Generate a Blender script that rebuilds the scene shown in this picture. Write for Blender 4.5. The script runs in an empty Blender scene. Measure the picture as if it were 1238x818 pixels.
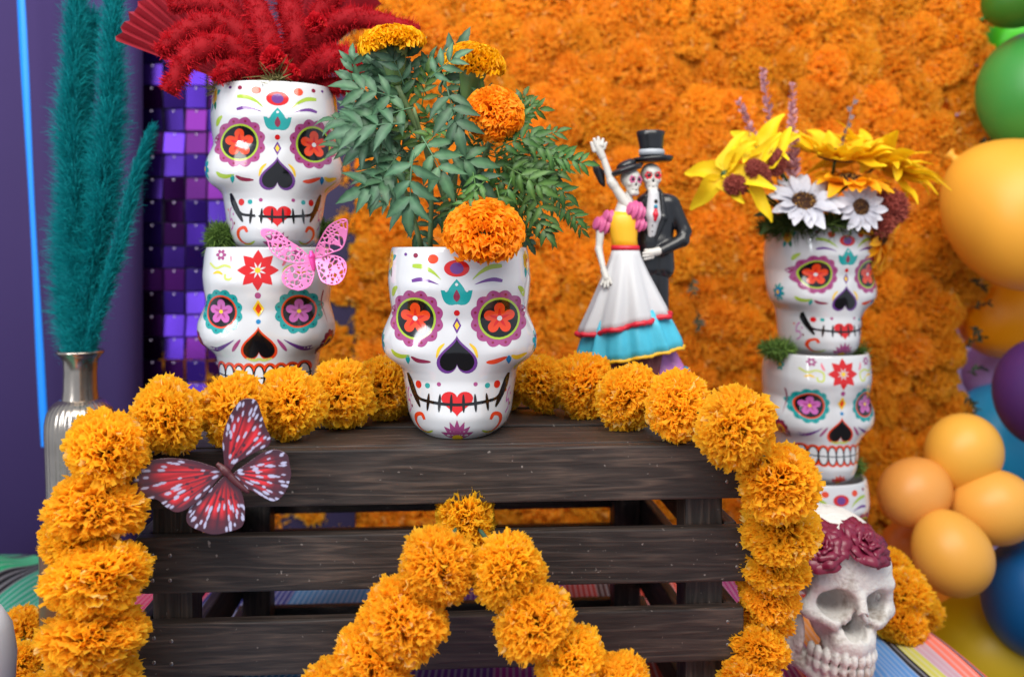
import bpy, bmesh, math, random
import numpy as np
from mathutils import Vector, Matrix, Euler
from mathutils.bvhtree import BVHTree
from mathutils.geometry import delaunay_2d_cdt

random.seed(7); RNG = np.random.default_rng(11)
scn = bpy.context.scene
COL = scn.collection
PI = math.pi

# ------------------------------------------------------------------ camera, light, exposure
F = 1150.0; HZ = 300.0; CAMZ = 0.41          # focal length in photo pixels, horizon row, camera height above the table
cam_d = bpy.data.cameras.new('camera'); cam = bpy.data.objects.new('camera', cam_d); COL.objects.link(cam)
cam.location = (0, 0, CAMZ); cam.rotation_euler = (PI/2, 0, 0)
cam_d.sensor_width = 36.0; cam_d.lens = 36.0*F/1238.0
cam_d.shift_y = -(409.0-HZ)/1238.0
cam_d.clip_start = 0.02; cam_d.clip_end = 50
cam_d.dof.use_dof = True; cam_d.dof.focus_distance = 0.71; cam_d.dof.aperture_fstop = 5.4
scn.camera = cam

world = bpy.data.worlds.new('World'); scn.world = world; world.use_nodes = True
bg = world.node_tree.nodes['Background']
bg.inputs[0].default_value = (0.80, 0.88, 1.0, 1); bg.inputs[1].default_value = 0.50

def area(name, loc, tgt, size, power, col, size_y=None):
    l = bpy.data.lights.new(name, 'AREA'); l.energy = power; l.color = col; l.size = size
    if size_y: l.shape = 'RECTANGLE'; l.size_y = size_y
    o = bpy.data.objects.new(name, l); COL.objects.link(o); o.location = loc
    o.rotation_euler = (Vector(tgt)-Vector(loc)).to_track_quat('-Z', 'Y').to_euler()
    return o
area('key_lamp', (-0.75, -0.35, 1.55), (0.0, 0.9, 0.35), 0.9, 17, (1.0, 0.97, 0.92))
area('window_lamp', (-1.25, -0.45, 0.72), (0.0, 0.85, 0.40), 0.34, 9, (0.94, 0.97, 1.0), 0.62)
area('wall_fill', (0.35, 0.05, 1.55), (0.25, 1.38, 0.35), 1.1, 19, (1.0, 0.95, 0.86))  # added fill aimed at the flower wall to brighten it, no lamp of the place

scn.view_settings.view_transform = 'Standard'; scn.view_settings.look = 'None'
scn.view_settings.exposure = 0.52; scn.view_settings.gamma = 1.0
scn.render.engine = 'CYCLES'
scn.cycles.max_bounces = 7; scn.cycles.diffuse_bounces = 5; scn.cycles.glossy_bounces = 3

def P(px, py, D):
    return Vector(((px-619.0)/F*D, D, CAMZ-(py-HZ)/F*D))
def S(npx, D): return npx/F*D

# ------------------------------------------------------------------ materials
def lin(c):
    def f(v):
        v /= 255.0
        return v/12.92 if v <= 0.04045 else ((v+0.055)/1.055)**2.4
    return (f(c[0]), f(c[1]), f(c[2]), 1.0)
MATS = {}
def mat(name, rgb, rough=0.5, metal=0.0, coat=0.0, var=0.0, vscale=40, bump=0.0, bscale=300, trans=0.0, spec=0.5, sss=0.0, objvar=0.0):
    if name in MATS: return MATS[name]
    m = bpy.data.materials.new(name); m.use_nodes = True
    nt = m.node_tree; b = nt.nodes['Principled BSDF']; out = nt.nodes['Material Output']
    c = lin(rgb)
    b.inputs['Base Color'].default_value = c; b.inputs['Roughness'].default_value = rough
    b.inputs['Metallic'].default_value = metal; b.inputs['Coat Weight'].default_value = coat
    b.inputs['Coat Roughness'].default_value = 0.04
    b.inputs['Specular IOR Level'].default_value = spec
    if sss: b.inputs['Subsurface Weight'].default_value = sss; b.inputs['Subsurface Radius'].default_value = (0.004, 0.003, 0.002); b.inputs['Subsurface Scale'].default_value = 1.0
    col_out = None
    if var or objvar:
        hsv = nt.nodes.new('ShaderNodeHueSaturation'); hsv.inputs['Color'].default_value = c
        val = None
        if var:
            tc = nt.nodes.new('ShaderNodeTexCoord'); n = nt.nodes.new('ShaderNodeTexNoise')
            n.inputs['Scale'].default_value = vscale; n.inputs['Detail'].default_value = 5
            nt.links.new(tc.outputs['Object'], n.inputs['Vector'])
            mr = nt.nodes.new('ShaderNodeMapRange'); mr.inputs[1].default_value = 0.25; mr.inputs[2].default_value = 0.75
            mr.inputs[3].default_value = 1-var; mr.inputs[4].default_value = 1+var
            nt.links.new(n.outputs['Fac'], mr.inputs[0]); val = mr.outputs[0]
        if objvar:
            oi = nt.nodes.new('ShaderNodeObjectInfo'); m2 = nt.nodes.new('ShaderNodeMapRange')
            m2.inputs[3].default_value = 1-objvar; m2.inputs[4].default_value = 1+objvar
            nt.links.new(oi.outputs['Random'], m2.inputs[0])
            if val:
                mu = nt.nodes.new('ShaderNodeMath'); mu.operation = 'MULTIPLY'
                nt.links.new(val, mu.inputs[0]); nt.links.new(m2.outputs[0], mu.inputs[1]); val = mu.outputs[0]
            else: val = m2.outputs[0]
        nt.links.new(val, hsv.inputs['Value']); col_out = hsv.outputs[0]
        nt.links.new(col_out, b.inputs['Base Color'])
    if bump:
        tc = nt.nodes.new('ShaderNodeTexCoord'); n = nt.nodes.new('ShaderNodeTexNoise'); n.inputs['Scale'].default_value = bscale
        n.inputs['Detail'].default_value = 6
        bp = nt.nodes.new('ShaderNodeBump'); bp.inputs['Strength'].default_value = bump; bp.inputs['Distance'].default_value = 0.001
        nt.links.new(tc.outputs['Object'], n.inputs['Vector']); nt.links.new(n.outputs['Fac'], bp.inputs['Height'])
        nt.links.new(bp.outputs[0], b.inputs['Normal'])
    if trans:
        t = nt.nodes.new('ShaderNodeBsdfTranslucent'); t.inputs[0].default_value = c
        if col_out: nt.links.new(col_out, t.inputs[0])
        mx = nt.nodes.new('ShaderNodeMixShader'); mx.inputs[0].default_value = trans
        nt.links.new(b.outputs[0], mx.inputs[1]); nt.links.new(t.outputs[0], mx.inputs[2]); nt.links.new(mx.outputs[0], out.inputs[0])
    MATS[name] = m
    return m

def tone_mat(name, c0, c1, rough=0.7, trans=0.3, objvar=0.1, c2=None, huevar=0.0, bump=0.0):
    """colour runs c0 -> c1 (-> c2) along the petal's own 'tone' attribute (dye differences of single petals)"""
    if name in MATS: return MATS[name]
    m = bpy.data.materials.new(name); m.use_nodes = True
    nt = m.node_tree; b = nt.nodes['Principled BSDF']; out = nt.nodes['Material Output']
    a = nt.nodes.new('ShaderNodeAttribute'); a.attribute_name = 'tone'
    r = nt.nodes.new('ShaderNodeValToRGB'); e = r.color_ramp.elements
    e[0].color = lin(c0); e[1].color = lin(c1)
    if c2: x = e.new(0.97); x.color = lin(c2); e[1].position = 0.55 if e[1].position > 0.99 else e[1].position
    els = sorted(r.color_ramp.elements, key=lambda q: q.position)
    els[0].color = lin(c0); els[1].color = lin(c1)
    if c2: els[2].color = lin(c2)
    nt.links.new(a.outputs['Fac'], r.inputs[0])
    oi = nt.nodes.new('ShaderNodeObjectInfo'); m2 = nt.nodes.new('ShaderNodeMapRange')
    m2.inputs[3].default_value = 1-objvar; m2.inputs[4].default_value = 1+objvar
    nt.links.new(oi.outputs['Random'], m2.inputs[0])
    h = nt.nodes.new('ShaderNodeHueSaturation'); nt.links.new(r.outputs[0], h.inputs['Color']); nt.links.new(m2.outputs[0], h.inputs['Value'])
    if huevar:
        m3 = nt.nodes.new('ShaderNodeMapRange'); m3.inputs[3].default_value = 0.5-huevar; m3.inputs[4].default_value = 0.5+huevar
        wn = nt.nodes.new('ShaderNodeTexWhiteNoise'); wn.noise_dimensions = '1D'; nt.links.new(oi.outputs['Random'], wn.inputs['W'])
        nt.links.new(wn.outputs[0], m3.inputs[0]); nt.links.new(m3.outputs[0], h.inputs['Hue'])
    nt.links.new(h.outputs[0], b.inputs['Base Color']); b.inputs['Roughness'].default_value = rough
    b.inputs['Specular IOR Level'].default_value = 0.3
    if trans:
        t = nt.nodes.new('ShaderNodeBsdfTranslucent'); nt.links.new(h.outputs[0], t.inputs[0])
        mx = nt.nodes.new('ShaderNodeMixShader'); mx.inputs[0].default_value = trans
        nt.links.new(b.outputs[0], mx.inputs[1]); nt.links.new(t.outputs[0], mx.inputs[2]); nt.links.new(mx.outputs[0], out.inputs[0])
    MATS[name] = m
    return m

def vcol_mat(name, rough=0.4, coat=0.0, spec=0.5):
    m = bpy.data.materials.new(name); m.use_nodes = True
    nt = m.node_tree; b = nt.nodes['Principled BSDF']
    a = nt.nodes.new('ShaderNodeAttribute'); a.attribute_name = 'print'
    nt.links.new(a.outputs['Color'], b.inputs['Base Color']); b.inputs['Roughness'].default_value = rough
    b.inputs['Coat Weight'].default_value = coat; b.inputs['Specular IOR Level'].default_value = spec
    return m

def wood_mat():
    m = bpy.data.materials.new('stained_wood'); m.use_nodes = True
    nt = m.node_tree; b = nt.nodes['Principled BSDF']; L = nt.links.new
    tc = nt.nodes.new('ShaderNodeTexCoord'); oi = nt.nodes.new('ShaderNodeObjectInfo')
    add = nt.nodes.new('ShaderNodeVectorMath'); add.operation = 'MULTIPLY_ADD'
    cb = nt.nodes.new('ShaderNodeCombineXYZ')
    for i in range(3): L(oi.outputs['Random'], cb.inputs[i])
    L(cb.outputs[0], add.inputs[0]); add.inputs[1].default_value = (3.1, 5.7, 9.3); L(tc.outputs['Object'], add.inputs[2])
    mp = nt.nodes.new('ShaderNodeMapping'); mp.inputs['Scale'].default_value = (1.9, 30, 30); L(add.outputs[0], mp.inputs[0])
    n0 = nt.nodes.new('ShaderNodeTexNoise'); n0.inputs['Scale'].default_value = 1.6; n0.inputs['Detail'].default_value = 3; L(mp.outputs[0], n0.inputs[0])
    # growth rings cut lengthwise: bands of a warped field
    mu = nt.nodes.new('ShaderNodeMath'); mu.operation = 'MULTIPLY'; mu.inputs[1].default_value = 58; L(n0.outputs['Fac'], mu.inputs[0])
    sn = nt.nodes.new('ShaderNodeMath'); sn.operation = 'SINE'; L(mu.outputs[0], sn.inputs[0])
    mr = nt.nodes.new('ShaderNodeMapRange'); mr.inputs[1].default_value = -0.2; mr.inputs[2].default_value = 1; L(sn.outputs[0], mr.inputs[0])
    mp2 = nt.nodes.new('ShaderNodeMapping'); mp2.inputs['Scale'].default_value = (45, 520, 520); L(add.outputs[0], mp2.inputs[0])
    n1 = nt.nodes.new('ShaderNodeTexNoise'); n1.inputs['Scale'].default_value = 1; n1.inputs['Detail'].default_value = 6; L(mp2.outputs[0], n1.inputs[0])
    n2 = nt.nodes.new('ShaderNodeTexNoise'); n2.inputs['Scale'].default_value = 14; n2.inputs['Detail'].default_value = 4; L(add.outputs[0], n2.inputs[0])
    mx = nt.nodes.new('ShaderNodeMath'); mx.operation = 'MULTIPLY_ADD'; mx.inputs[1].default_value = 0.25; L(mr.outputs[0], mx.inputs[0]); 
    m5 = nt.nodes.new('ShaderNodeMath'); m5.operation = 'MULTIPLY_ADD'; m5.inputs[1].default_value = 0.55; L(n1.outputs['Fac'], m5.inputs[0])
    m6 = nt.nodes.new('ShaderNodeMath'); m6.operation = 'MULTIPLY_ADD'; m6.inputs[1].default_value = 0.45; m6.inputs[2].default_value = -0.29; L(n2.outputs['Fac'], m6.inputs[0])
    L(m6.outputs[0], m5.inputs[2]); L(m5.outputs[0], mx.inputs[2])
    r = nt.nodes.new('ShaderNodeValToRGB'); e = r.color_ramp.elements
    e[0].position = 0.12; e[0].color = lin((30, 24, 22)); e[1].position = 0.85; e[1].color = lin((126, 102, 84))
    x = e.new(0.42); x.color = lin((52, 43, 39)); x = e.new(0.62); x.color = lin((76, 62, 54))
    L(mx.outputs[0], r.inputs[0])
    # pale rubbed spots
    n3 = nt.nodes.new('ShaderNodeTexNoise'); n3.inputs['Scale'].default_value = 260; n3.inputs['Detail'].default_value = 2; L(add.outputs[0], n3.inputs[0])
    m7 = nt.nodes.new('ShaderNodeMapRange'); m7.inputs[1].default_value = 0.70; m7.inputs[2].default_value = 0.78; m7.inputs[4].default_value = 0.5; L(n3.outputs['Fac'], m7.inputs[0])
    mc = nt.nodes.new('ShaderNodeMixRGB'); L(m7.outputs[0], mc.inputs[0]); L(r.outputs[0], mc.inputs[1]); mc.inputs[2].default_value = lin((150, 140, 134))
    L(mc.outputs[0], b.inputs['Base Color']); b.inputs['Roughness'].default_value = 0.52; b.inputs['Specular IOR Level'].default_value = 0.35
    bp = nt.nodes.new('ShaderNodeBump'); bp.inputs['Strength'].default_value = 0.5; bp.inputs['Distance'].default_value = 0.0008
    L(mx.outputs[0], bp.inputs['Height']); L(bp.outputs[0], b.inputs['Normal'])
    return m

# ------------------------------------------------------------------ object helpers
def link(name, me, mats=None, parent=None, loc=None, M=None):
    o = bpy.data.objects.new(name, me); COL.objects.link(o)
    if mats is not None:
        for m in (mats if isinstance(mats, (list, tuple)) else [mats]): me.materials.append(m)
    if parent is not None: o.parent = parent
    if M is not None: o.matrix_local = M
    elif loc is not None: o.location = loc
    return o
def mesh(name, V, Fc, smooth=True, tone=None, mi=None, prt=None):
    me = bpy.data.meshes.new(name)
    if isinstance(Fc, np.ndarray): 
        n, k = Fc.shape; me.vertices.add(len(V)); me.vertices.foreach_set('co', np.asarray(V, dtype=np.float32).ravel())
        me.loops.add(n*k); me.loops.foreach_set('vertex_index', Fc.astype(np.int32).ravel())
        me.polygons.add(n); me.polygons.foreach_set('loop_start', np.arange(n, dtype=np.int32)*k)
        me.update(calc_edges=True)
    else:
        me.from_pydata([tuple(v) for v in V], [], Fc)
    if mi is not None: me.polygons.foreach_set('material_index', np.asarray(mi, dtype=np.int32))
    me.polygons.foreach_set('use_smooth', np.full(len(me.polygons), bool(smooth)))
    if tone is not None:
        a = me.attributes.new('tone', 'FLOAT', 'POINT'); a.data.foreach_set('value', np.asarray(tone, dtype=np.float32))
    if prt is not None:
        a = me.attributes.new('print', 'FLOAT_COLOR', 'POINT'); a.data.foreach_set('color', np.asarray(prt, dtype=np.float32).ravel())
    me.update()
    return me
def tag(o, label=None, cat=None, group=None, kind=None):
    if label: o['label'] = label
    if cat: o['category'] = cat
    if group: o['group'] = group
    if kind: o['kind'] = kind
    return o
def thing(name, label, cat, loc=(0, 0, 0), rotz=0.0, group=None):
    o = bpy.data.objects.new(name, None); COL.objects.link(o); o.empty_display_size = 0.02
    o.location = loc; o.rotation_euler = (0, 0, rotz)
    return tag(o, label, cat, group)
def copy_tree(o, parent=None):
    c = o.copy(); COL.objects.link(c); c.parent = parent
    for ch in o.children: copy_tree(ch, c)
    return c
def basis(x, y, z, loc):
    return Matrix(((x[0], y[0], z[0], loc[0]), (x[1], y[1], z[1], loc[1]), (x[2], y[2], z[2], loc[2]), (0, 0, 0, 1)))
def frame(zaxis, loc, scale=1.0, spin=0.0, hint=None):
    """matrix with its z along zaxis"""
    z = Vector(zaxis).normalized(); h = Vector(hint) if hint is not None else (Vector((0, 0, 1)) if abs(z.z) < 0.9 else Vector((1, 0, 0)))
    x = h.cross(z).normalized(); y = z.cross(x)
    c, s = math.cos(spin), math.sin(spin)
    x2 = x*c+y*s; y2 = y*c-x*s
    sc = scale if isinstance(scale, (tuple, list)) else (scale,)*3
    return basis(x2*sc[0], y2*sc[1], z*sc[2], loc)
def nrm(a): return a/np.maximum(np.linalg.norm(a, axis=-1, keepdims=True), 1e-9)
def perp(d):
    h = np.where(np.abs(d[..., 2:3]) < 0.9, np.array([0, 0, 1.0]), np.array([1.0, 0, 0]))
    a = nrm(np.cross(d, h)); return a, np.cross(d, a)
def blades(C, Sd, W, q=None, off=None):
    """C (N,R,3) centre lines, Sd (N,R,3) side directions, W (N,R) half widths, q columns in -1..1, off (N,R,c,3)"""
    if q is None: q = np.array([-1.0, 1.0])
    N, R = C.shape[:2]; c = len(q)
    V = C[:, :, None, :]+Sd[:, :, None, :]*(W[:, :, None, None]*q[None, None, :, None])
    if off is not None: V = V+off
    b = np.arange(N)[:, None, None]*R*c+np.arange(R-1)[None, :, None]*c+np.arange(c-1)[None, None, :]
    Q = np.stack([b, b+1, b+c+1, b+c], -1).reshape(-1, 4)
    return V.reshape(-1, 3), Q
def sphere_dirs(n, rng):
    i = np.arange(n)+0.5; ph = np.arccos(1-2*i/n); th = PI*(1+5**0.5)*i
    d = np.stack([np.cos(th)*np.sin(ph), np.sin(th)*np.sin(ph), np.cos(ph)], -1)
    return nrm(d+rng.normal(0, 0.09, d.shape))
def tube_mesh(pts, rad, n=8, closed_ends=True):
    pts = [Vector(p) for p in pts]; V = []; Fc = []
    up = None
    for i, p in enumerate(pts):
        t = (pts[min(i+1, len(pts)-1)]-pts[max(i-1, 0)]).normalized()
        if up is None: up = t.orthogonal().normalized()
        up = (up-t*up.dot(t)).normalized(); s = t.cross(up)
        r = rad[i] if hasattr(rad, '__len__') else rad
        for k in range(n):
            a = 2*PI*k/n; V.append(p+up*(math.cos(a)*r)+s*(math.sin(a)*r))
    for i in range(len(pts)-1):
        for k in range(n):
            Fc.append((i*n+k, i*n+(k+1) % n, (i+1)*n+(k+1) % n, (i+1)*n+k))
    if closed_ends:
        Fc.append(tuple(range(n-1, -1, -1))); Fc.append(tuple(range((len(pts)-1)*n, len(pts)*n)))
    return V, Fc
def spline(pts, n):
    """Catmull-Rom through pts"""
    p = np.array([list(v) for v in pts], float); p = np.vstack([2*p[0]-p[1], p, 2*p[-1]-p[-2]])
    out = []; m = len(p)-3
    for u in np.linspace(0, m-1e-6, n):
        i = int(u); t = u-i; a, b, c, d = p[i:i+4]
        out.append(0.5*((2*b)+(-a+c)*t+(2*a-5*b+4*c-d)*t*t+(-a+3*b-3*c+d)*t**3))
    return np.array(out)
def tube(name, pts, rad, m, parent=None, n=8):
    V, Fc = tube_mesh(pts, rad, n); return link(name, mesh(name, V, Fc), m, parent)
def lathe_mesh(prof, n=48, rib=None, cap=True):
    V = []; Fc = []
    for r, z in prof:
        for k in range(n):
            a = 2*PI*k/n; rr = r*(rib(a, z) if rib else 1); V.append((rr*math.cos(a), rr*math.sin(a), z))
    for i in range(len(prof)-1):
        for k in range(n): Fc.append((i*n+k, i*n+(k+1) % n, (i+1)*n+(k+1) % n, (i+1)*n+k))
    if cap: Fc.append(tuple(range(n-1, -1, -1))); Fc.append(tuple(range((len(prof)-1)*n, len(prof)*n)))
    return V, Fc
def box_mesh(name, sx, sy, sz, bev=0.0015, jit=0.0, seg=10):
    """a board along x, edges bevelled and slightly uneven"""
    bm = bmesh.new(); bmesh.ops.create_cube(bm, size=1.0)
    for v in bm.verts: v.co = Vector((v.co.x*sx, v.co.y*sy, v.co.z*sz))
    if bev: bmesh.ops.bevel(bm, geom=bm.edges[:], offset=bev, segments=2, affect='EDGES', profile=0.6)
    me = bpy.data.meshes.new(name); bm.to_mesh(me); bm.free()
    me.polygons.foreach_set('use_smooth', np.full(len(me.polygons), False)); return me
def snets(fn, lo, hi, h):
    ax = [np.arange(lo[i], hi[i]+h, h) for i in range(3)]
    X, Y, Z = np.meshgrid(*ax, indexing='ij'); f = fn(X, Y, Z); s = f < 0
    n = np.array(f.shape)-1
    cs = [(i, j, k) for i in (0, 1) for j in (0, 1) for k in (0, 1)]
    sub = lambda A, c: A[c[0]:c[0]+n[0], c[1]:c[1]+n[1], c[2]:c[2]+n[2]]
    cnt = sum(sub(s, c).astype(int) for c in cs); mask = (cnt > 0) & (cnt < 8)
    idx = -np.ones(mask.shape, int); idx[mask] = np.arange(mask.sum())
    acc = np.zeros((mask.sum(), 3)); num = np.zeros(mask.sum())
    for a in cs:
        for d in range(3):
            if a[d] == 0:
                b = list(a); b[d] = 1
                fa = sub(f, a)[mask]; fb = sub(f, b)[mask]; cr = (fa < 0) != (fb < 0)
                t = np.where(cr, fa/np.where(cr, fa-fb, 1), 0)
                p = np.array(a, float)[None]+np.zeros((len(t), 3)); p[:, d] += t
                acc[cr] += p[cr]; num[cr] += 1
    ijk = np.argwhere(mask); V = (ijk+acc/num[:, None])*h+np.array(lo)
    Q = []
    for d in range(3):
        a = [slice(None)]*3; b = [slice(None)]*3; a[d] = slice(0, -1); b[d] = slice(1, None)
        s0 = s[tuple(a)]; s1 = s[tuple(b)]; e = np.argwhere(s0 != s1); u, w = (d+1) % 3, (d+2) % 3
        e = e[(e[:, u] > 0) & (e[:, w] > 0) & (e[:, u] < n[u]) & (e[:, w] < n[w])]
        def cell(du, dw):
            q = e.copy(); q[:, u] += du; q[:, w] += dw; return idx[q[:, 0], q[:, 1], q[:, 2]]
        q = np.stack([cell(-1, -1), cell(0, -1), cell(0, 0), cell(-1, 0)], -1)
        flip = ~s0[e[:, 0], e[:, 1], e[:, 2]]; q[flip] = q[flip][:, ::-1]; Q.append(q)
    return V, np.vstack(Q)
def sd_ell(p, c, r):
    k0 = np.sqrt(sum(((p[i]-c[i])/r[i])**2 for i in range(3))); k1 = np.sqrt(sum(((p[i]-c[i])/r[i]**2)**2 for i in range(3)))
    return k0*(k0-1)/np.maximum(k1, 1e-6)
def sd_cap(p, a, b, ra, rb):
    ab = np.array(b, float)-np.array(a, float); t = sum((p[i]-a[i])*ab[i] for i in range(3))/max((ab**2).sum(), 1e-12); t = np.clip(t, 0, 1)
    return np.sqrt(sum((p[i]-a[i]-t*ab[i])**2 for i in range(3)))-(ra+(rb-ra)*t)
def sd_box(p, c, b, r):
    q = [np.abs(p[i]-c[i])-b[i]+r for i in range(3)]
    return np.sqrt(sum(np.maximum(x, 0)**2 for x in q))+np.minimum(np.maximum(np.maximum(q[0], q[1]), q[2]), 0)-r
def smin(a, b, k):
    h = np.clip(0.5+0.5*(b-a)/k, 0, 1); return b+(a-b)*h-k*h*(1-h)
def smax(a, b, k): return -smin(-a, -b, k)

# ------------------------------------------------------------------ the setting: table, backdrop
m_table = mat('table_board', (120, 105, 95), 0.7, var=0.1)
tb = link('table_top', box_mesh('table_top', 1.12, 0.92, 0.03, 0.003), m_table, loc=(-0.115, 0.79, -0.0205)); tag(tb, kind='structure')
m_purple = mat('purple_backdrop_paint', (56, 42, 88), 0.75, var=0.06, vscale=3, spec=.2)
def sheet(name, pts, m, thick=0.004):
    """vertical panel following a plan polyline pts [(x,y)], z range"""
    (pl, z0, z1) = pts; V = []; Fc = []
    for (x, y) in pl: V += [(x, y, z0), (x, y, z1), (x, y+thick, z0), (x, y+thick, z1)]
    for i in range(len(pl)-1):
        a = i*4; b = a+4
        Fc += [(a, b, b+1, a+1), (a+2, a+3, b+3, b+2), (a+1, b+1, b+3, a+3), (a, a+2, b+2, b)]
    return link(name, mesh(name, V, Fc), m)
xr = P(158, 0, 1.30).x
pl = [(-1.6, 1.26), (-1.0, 1.265), (-0.8, 1.27), (xr-0.06, 1.285)]+[(xr-0.02+0.028*math.sin(a), 1.285+0.028*(1-math.cos(a))) for a in np.linspace(0, PI*0.75, 10)]
bk = sheet('backdrop_panel', (pl, -0.7, 1.5), m_purple); tag(bk, kind='structure')
m_rear = mat('rear_wall_paint', (188, 160, 205), 0.8, var=0.08, vscale=2)
rw = sheet('rear_wall', ([(-2.2, 1.75), (2.2, 1.75)], -0.9, 2.0), m_rear); tag(rw, kind='structure')
fl = link('ground', box_mesh('ground', 5, 5, 0.05, 0.0), mat('dark_paving', (95, 90, 88), 0.8, var=0.1, vscale=6), loc=(0, 0.5, -0.80)); tag(fl, kind='structure')
# plain blue strip on the backdrop; its colour stands in for a glowing line
m_blue = mat('painted_glow_blue', (20, 140, 255), 0.45)
a, b_ = P(22, -60, 1.22), P(54, 540, 1.24)
V = []; Fc = []
for i in range(13):
    t = i/12; p = a.lerp(b_, t); w = 0.0042+0.001*math.sin(t*9); V += [p+Vector((-w, 0, 0)), p+Vector((w, 0, 0)), p+Vector((w, 0.0015, 0)), p+Vector((-w, 0.0015, 0))]
    if i: k = i*4; Fc += [(k-4, k-3, k+1, k), (k-3, k-2, k+2, k+1), (k-2, k-1, k+3, k+2), (k-1, k-4, k, k+3)]
tag(link('blue_strip', mesh('blue_strip', V, Fc), m_blue), 'thin bright blue strip painted in place of a glowing line on the purple backdrop', 'blue_strip')

# serape blanket over the table: bands run away from the camera
def serape_mat():
    m = bpy.data.materials.new('serape_weave'); m.use_nodes = True
    nt = m.node_tree; b = nt.nodes['Principled BSDF']; L = nt.links.new
    at = nt.nodes.new('ShaderNodeAttribute'); at.attribute_name = 'tone'
    r = nt.nodes.new('ShaderNodeValToRGB'); r.color_ramp.interpolation = 'CONSTANT'
    st = [(-0.68, (20, 150, 110)), (-0.64, (10, 60, 60)), (-0.625, (40, 190, 130)), (-0.60, (20, 20, 30)), (-0.585, (30, 150, 120)), (-0.50, (240, 130, 40)), (-0.44, (200, 30, 90)),
          (-0.36, (30, 40, 120)), (-0.26, (60, 120, 170)), (-0.17, (35, 90, 130)), (-0.12, (90, 30, 130)), (-0.02, (150, 20, 130)), (0.06, (160, 40, 40)), (0.10, (60, 20, 25)), (0.115, (190, 60, 45)),
          (0.16, (70, 20, 30)), (0.175, (200, 70, 50)), (0.225, (150, 20, 110)), (0.27, (225, 90, 60)), (0.285, (170, 30, 120)), (0.30, (240, 150, 60)),
          (0.335, (90, 150, 215)), (0.385, (20, 22, 30)), (0.392, (205, 200, 90)), (0.410, (200, 160, 175)), (0.420, (240, 120, 100)), (0.436, (90, 40, 50)), (0.439, (235, 85, 70)), (0.449, (70, 40, 55)), (0.452, (230, 90, 80))]
    e = r.color_ramp.elements
    x0, x1 = -0.70, 0.52
    for i, (x, c) in enumerate(st):
        q = e[0] if i == 0 else e.new((x-x0)/(x1-x0)); q.position = 0 if i == 0 else (x-x0)/(x1-x0); q.color = lin(c)
    while len(e) > len(st): e.remove(e[len(e)-1])
    mr = nt.nodes.new('ShaderNodeMapRange'); mr.inputs[1].default_value = x0; mr.inputs[2].default_value = x1; L(at.outputs['Fac'], mr.inputs[0])
    L(mr.outputs[0], r.inputs[0])
    # thin pale pin-stripes inside the bands
    mu = nt.nodes.new('ShaderNodeMath'); mu.operation = 'MULTIPLY'; mu.inputs[1].default_value = 2*PI/0.0062; L(at.outputs['Fac'], mu.inputs[0])
    sn = nt.nodes.new('ShaderNodeMath'); sn.operation = 'SINE'; L(mu.outputs[0], sn.inputs[0])
    m3 = nt.nodes.new('ShaderNodeMapRange'); m3.inputs[1].default_value = 0.1; m3.inputs[2].default_value = 0.5; m3.inputs[4].default_value = 0.30; L(sn.outputs[0], m3.inputs[0])
    mc = nt.nodes.new('ShaderNodeMixRGB'); L(m3.outputs[0], mc.inputs[0]); L(r.outputs[0], mc.inputs[1]); mc.inputs[2].default_value = lin((205, 205, 215))
    L(mc.outputs[0], b.inputs['Base Color']); b.inputs['Roughness'].default_value = 0.85
    m4 = nt.nodes.new('ShaderNodeMath'); m4.operation = 'MULTIPLY'; m4.inputs[1].default_value = 2*PI/0.0018; L(at.outputs['Fac'], m4.inputs[0])
    s4 = nt.nodes.new('ShaderNodeMath'); s4.operation = 'SINE'; L(m4.outputs[0], s4.inputs[0])
    bp = nt.nodes.new('ShaderNodeBump'); bp.inputs['Strength'].default_value = 0.5; bp.inputs['Distance'].default_value = 0.0006; L(s4.outputs[0], bp.inputs['Height']); L(bp.outputs[0], b.inputs['Normal'])
    return m
nx, ny = 220, 70
V = []; tone = []
for i in range(nx):
    u = -0.70+1.20*i/(nx-1)
    for j in range(ny):
        y = 0.36+0.88*j/(ny-1)
        x = u; z = 0.0035
        if u > 0.437: d = u-0.437; a = min(d/0.02, PI/2*0.95); x = 0.437+0.02*math.sin(a)+max(d-0.03, 0)*0.1; z = 0.0035-0.02*(1-math.cos(a))-max(d-0.03, 0)
        if u < -0.66: d = -0.66-u; x = -0.66-0.02*math.sin(min(d/0.02, 1.5)); z = 0.0035-0.02*(1-math.cos(min(d/0.02, 1.5)))-max(d-0.03, 0)
        # soft folds outside the crate's footprint
        k = max(0, min(1, (u-0.20)/0.06))+max(0, min(1, (-0.30-u)/0.06))
        z += k*(0.0045*max(0, math.sin(u*70+y*9))**2+0.003*max(0, math.sin(u*31-y*13)))
        z += 0.055*math.exp(-((u+0.64)/0.05)**2-((y-1.10)/0.09)**2)          # bunched up behind the vase
        x += 0.05*(y-0.9)*(1 if u > 0.3 else 0)*(-0.6)*min(1, max(0, (u-0.3)/0.1))
        V.append((x, y, z)); tone.append(u)
Q = np.array([(i*ny+j, (i+1)*ny+j, (i+1)*ny+j+1, i*ny+j+1) for i in range(nx-1) for j in range(ny-1)])
tag(link('serape_blanket', mesh('serape_blanket', V, Q, tone=tone), serape_mat()), 'woven striped serape blanket in many colours spread on the table', 'blanket')

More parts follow.
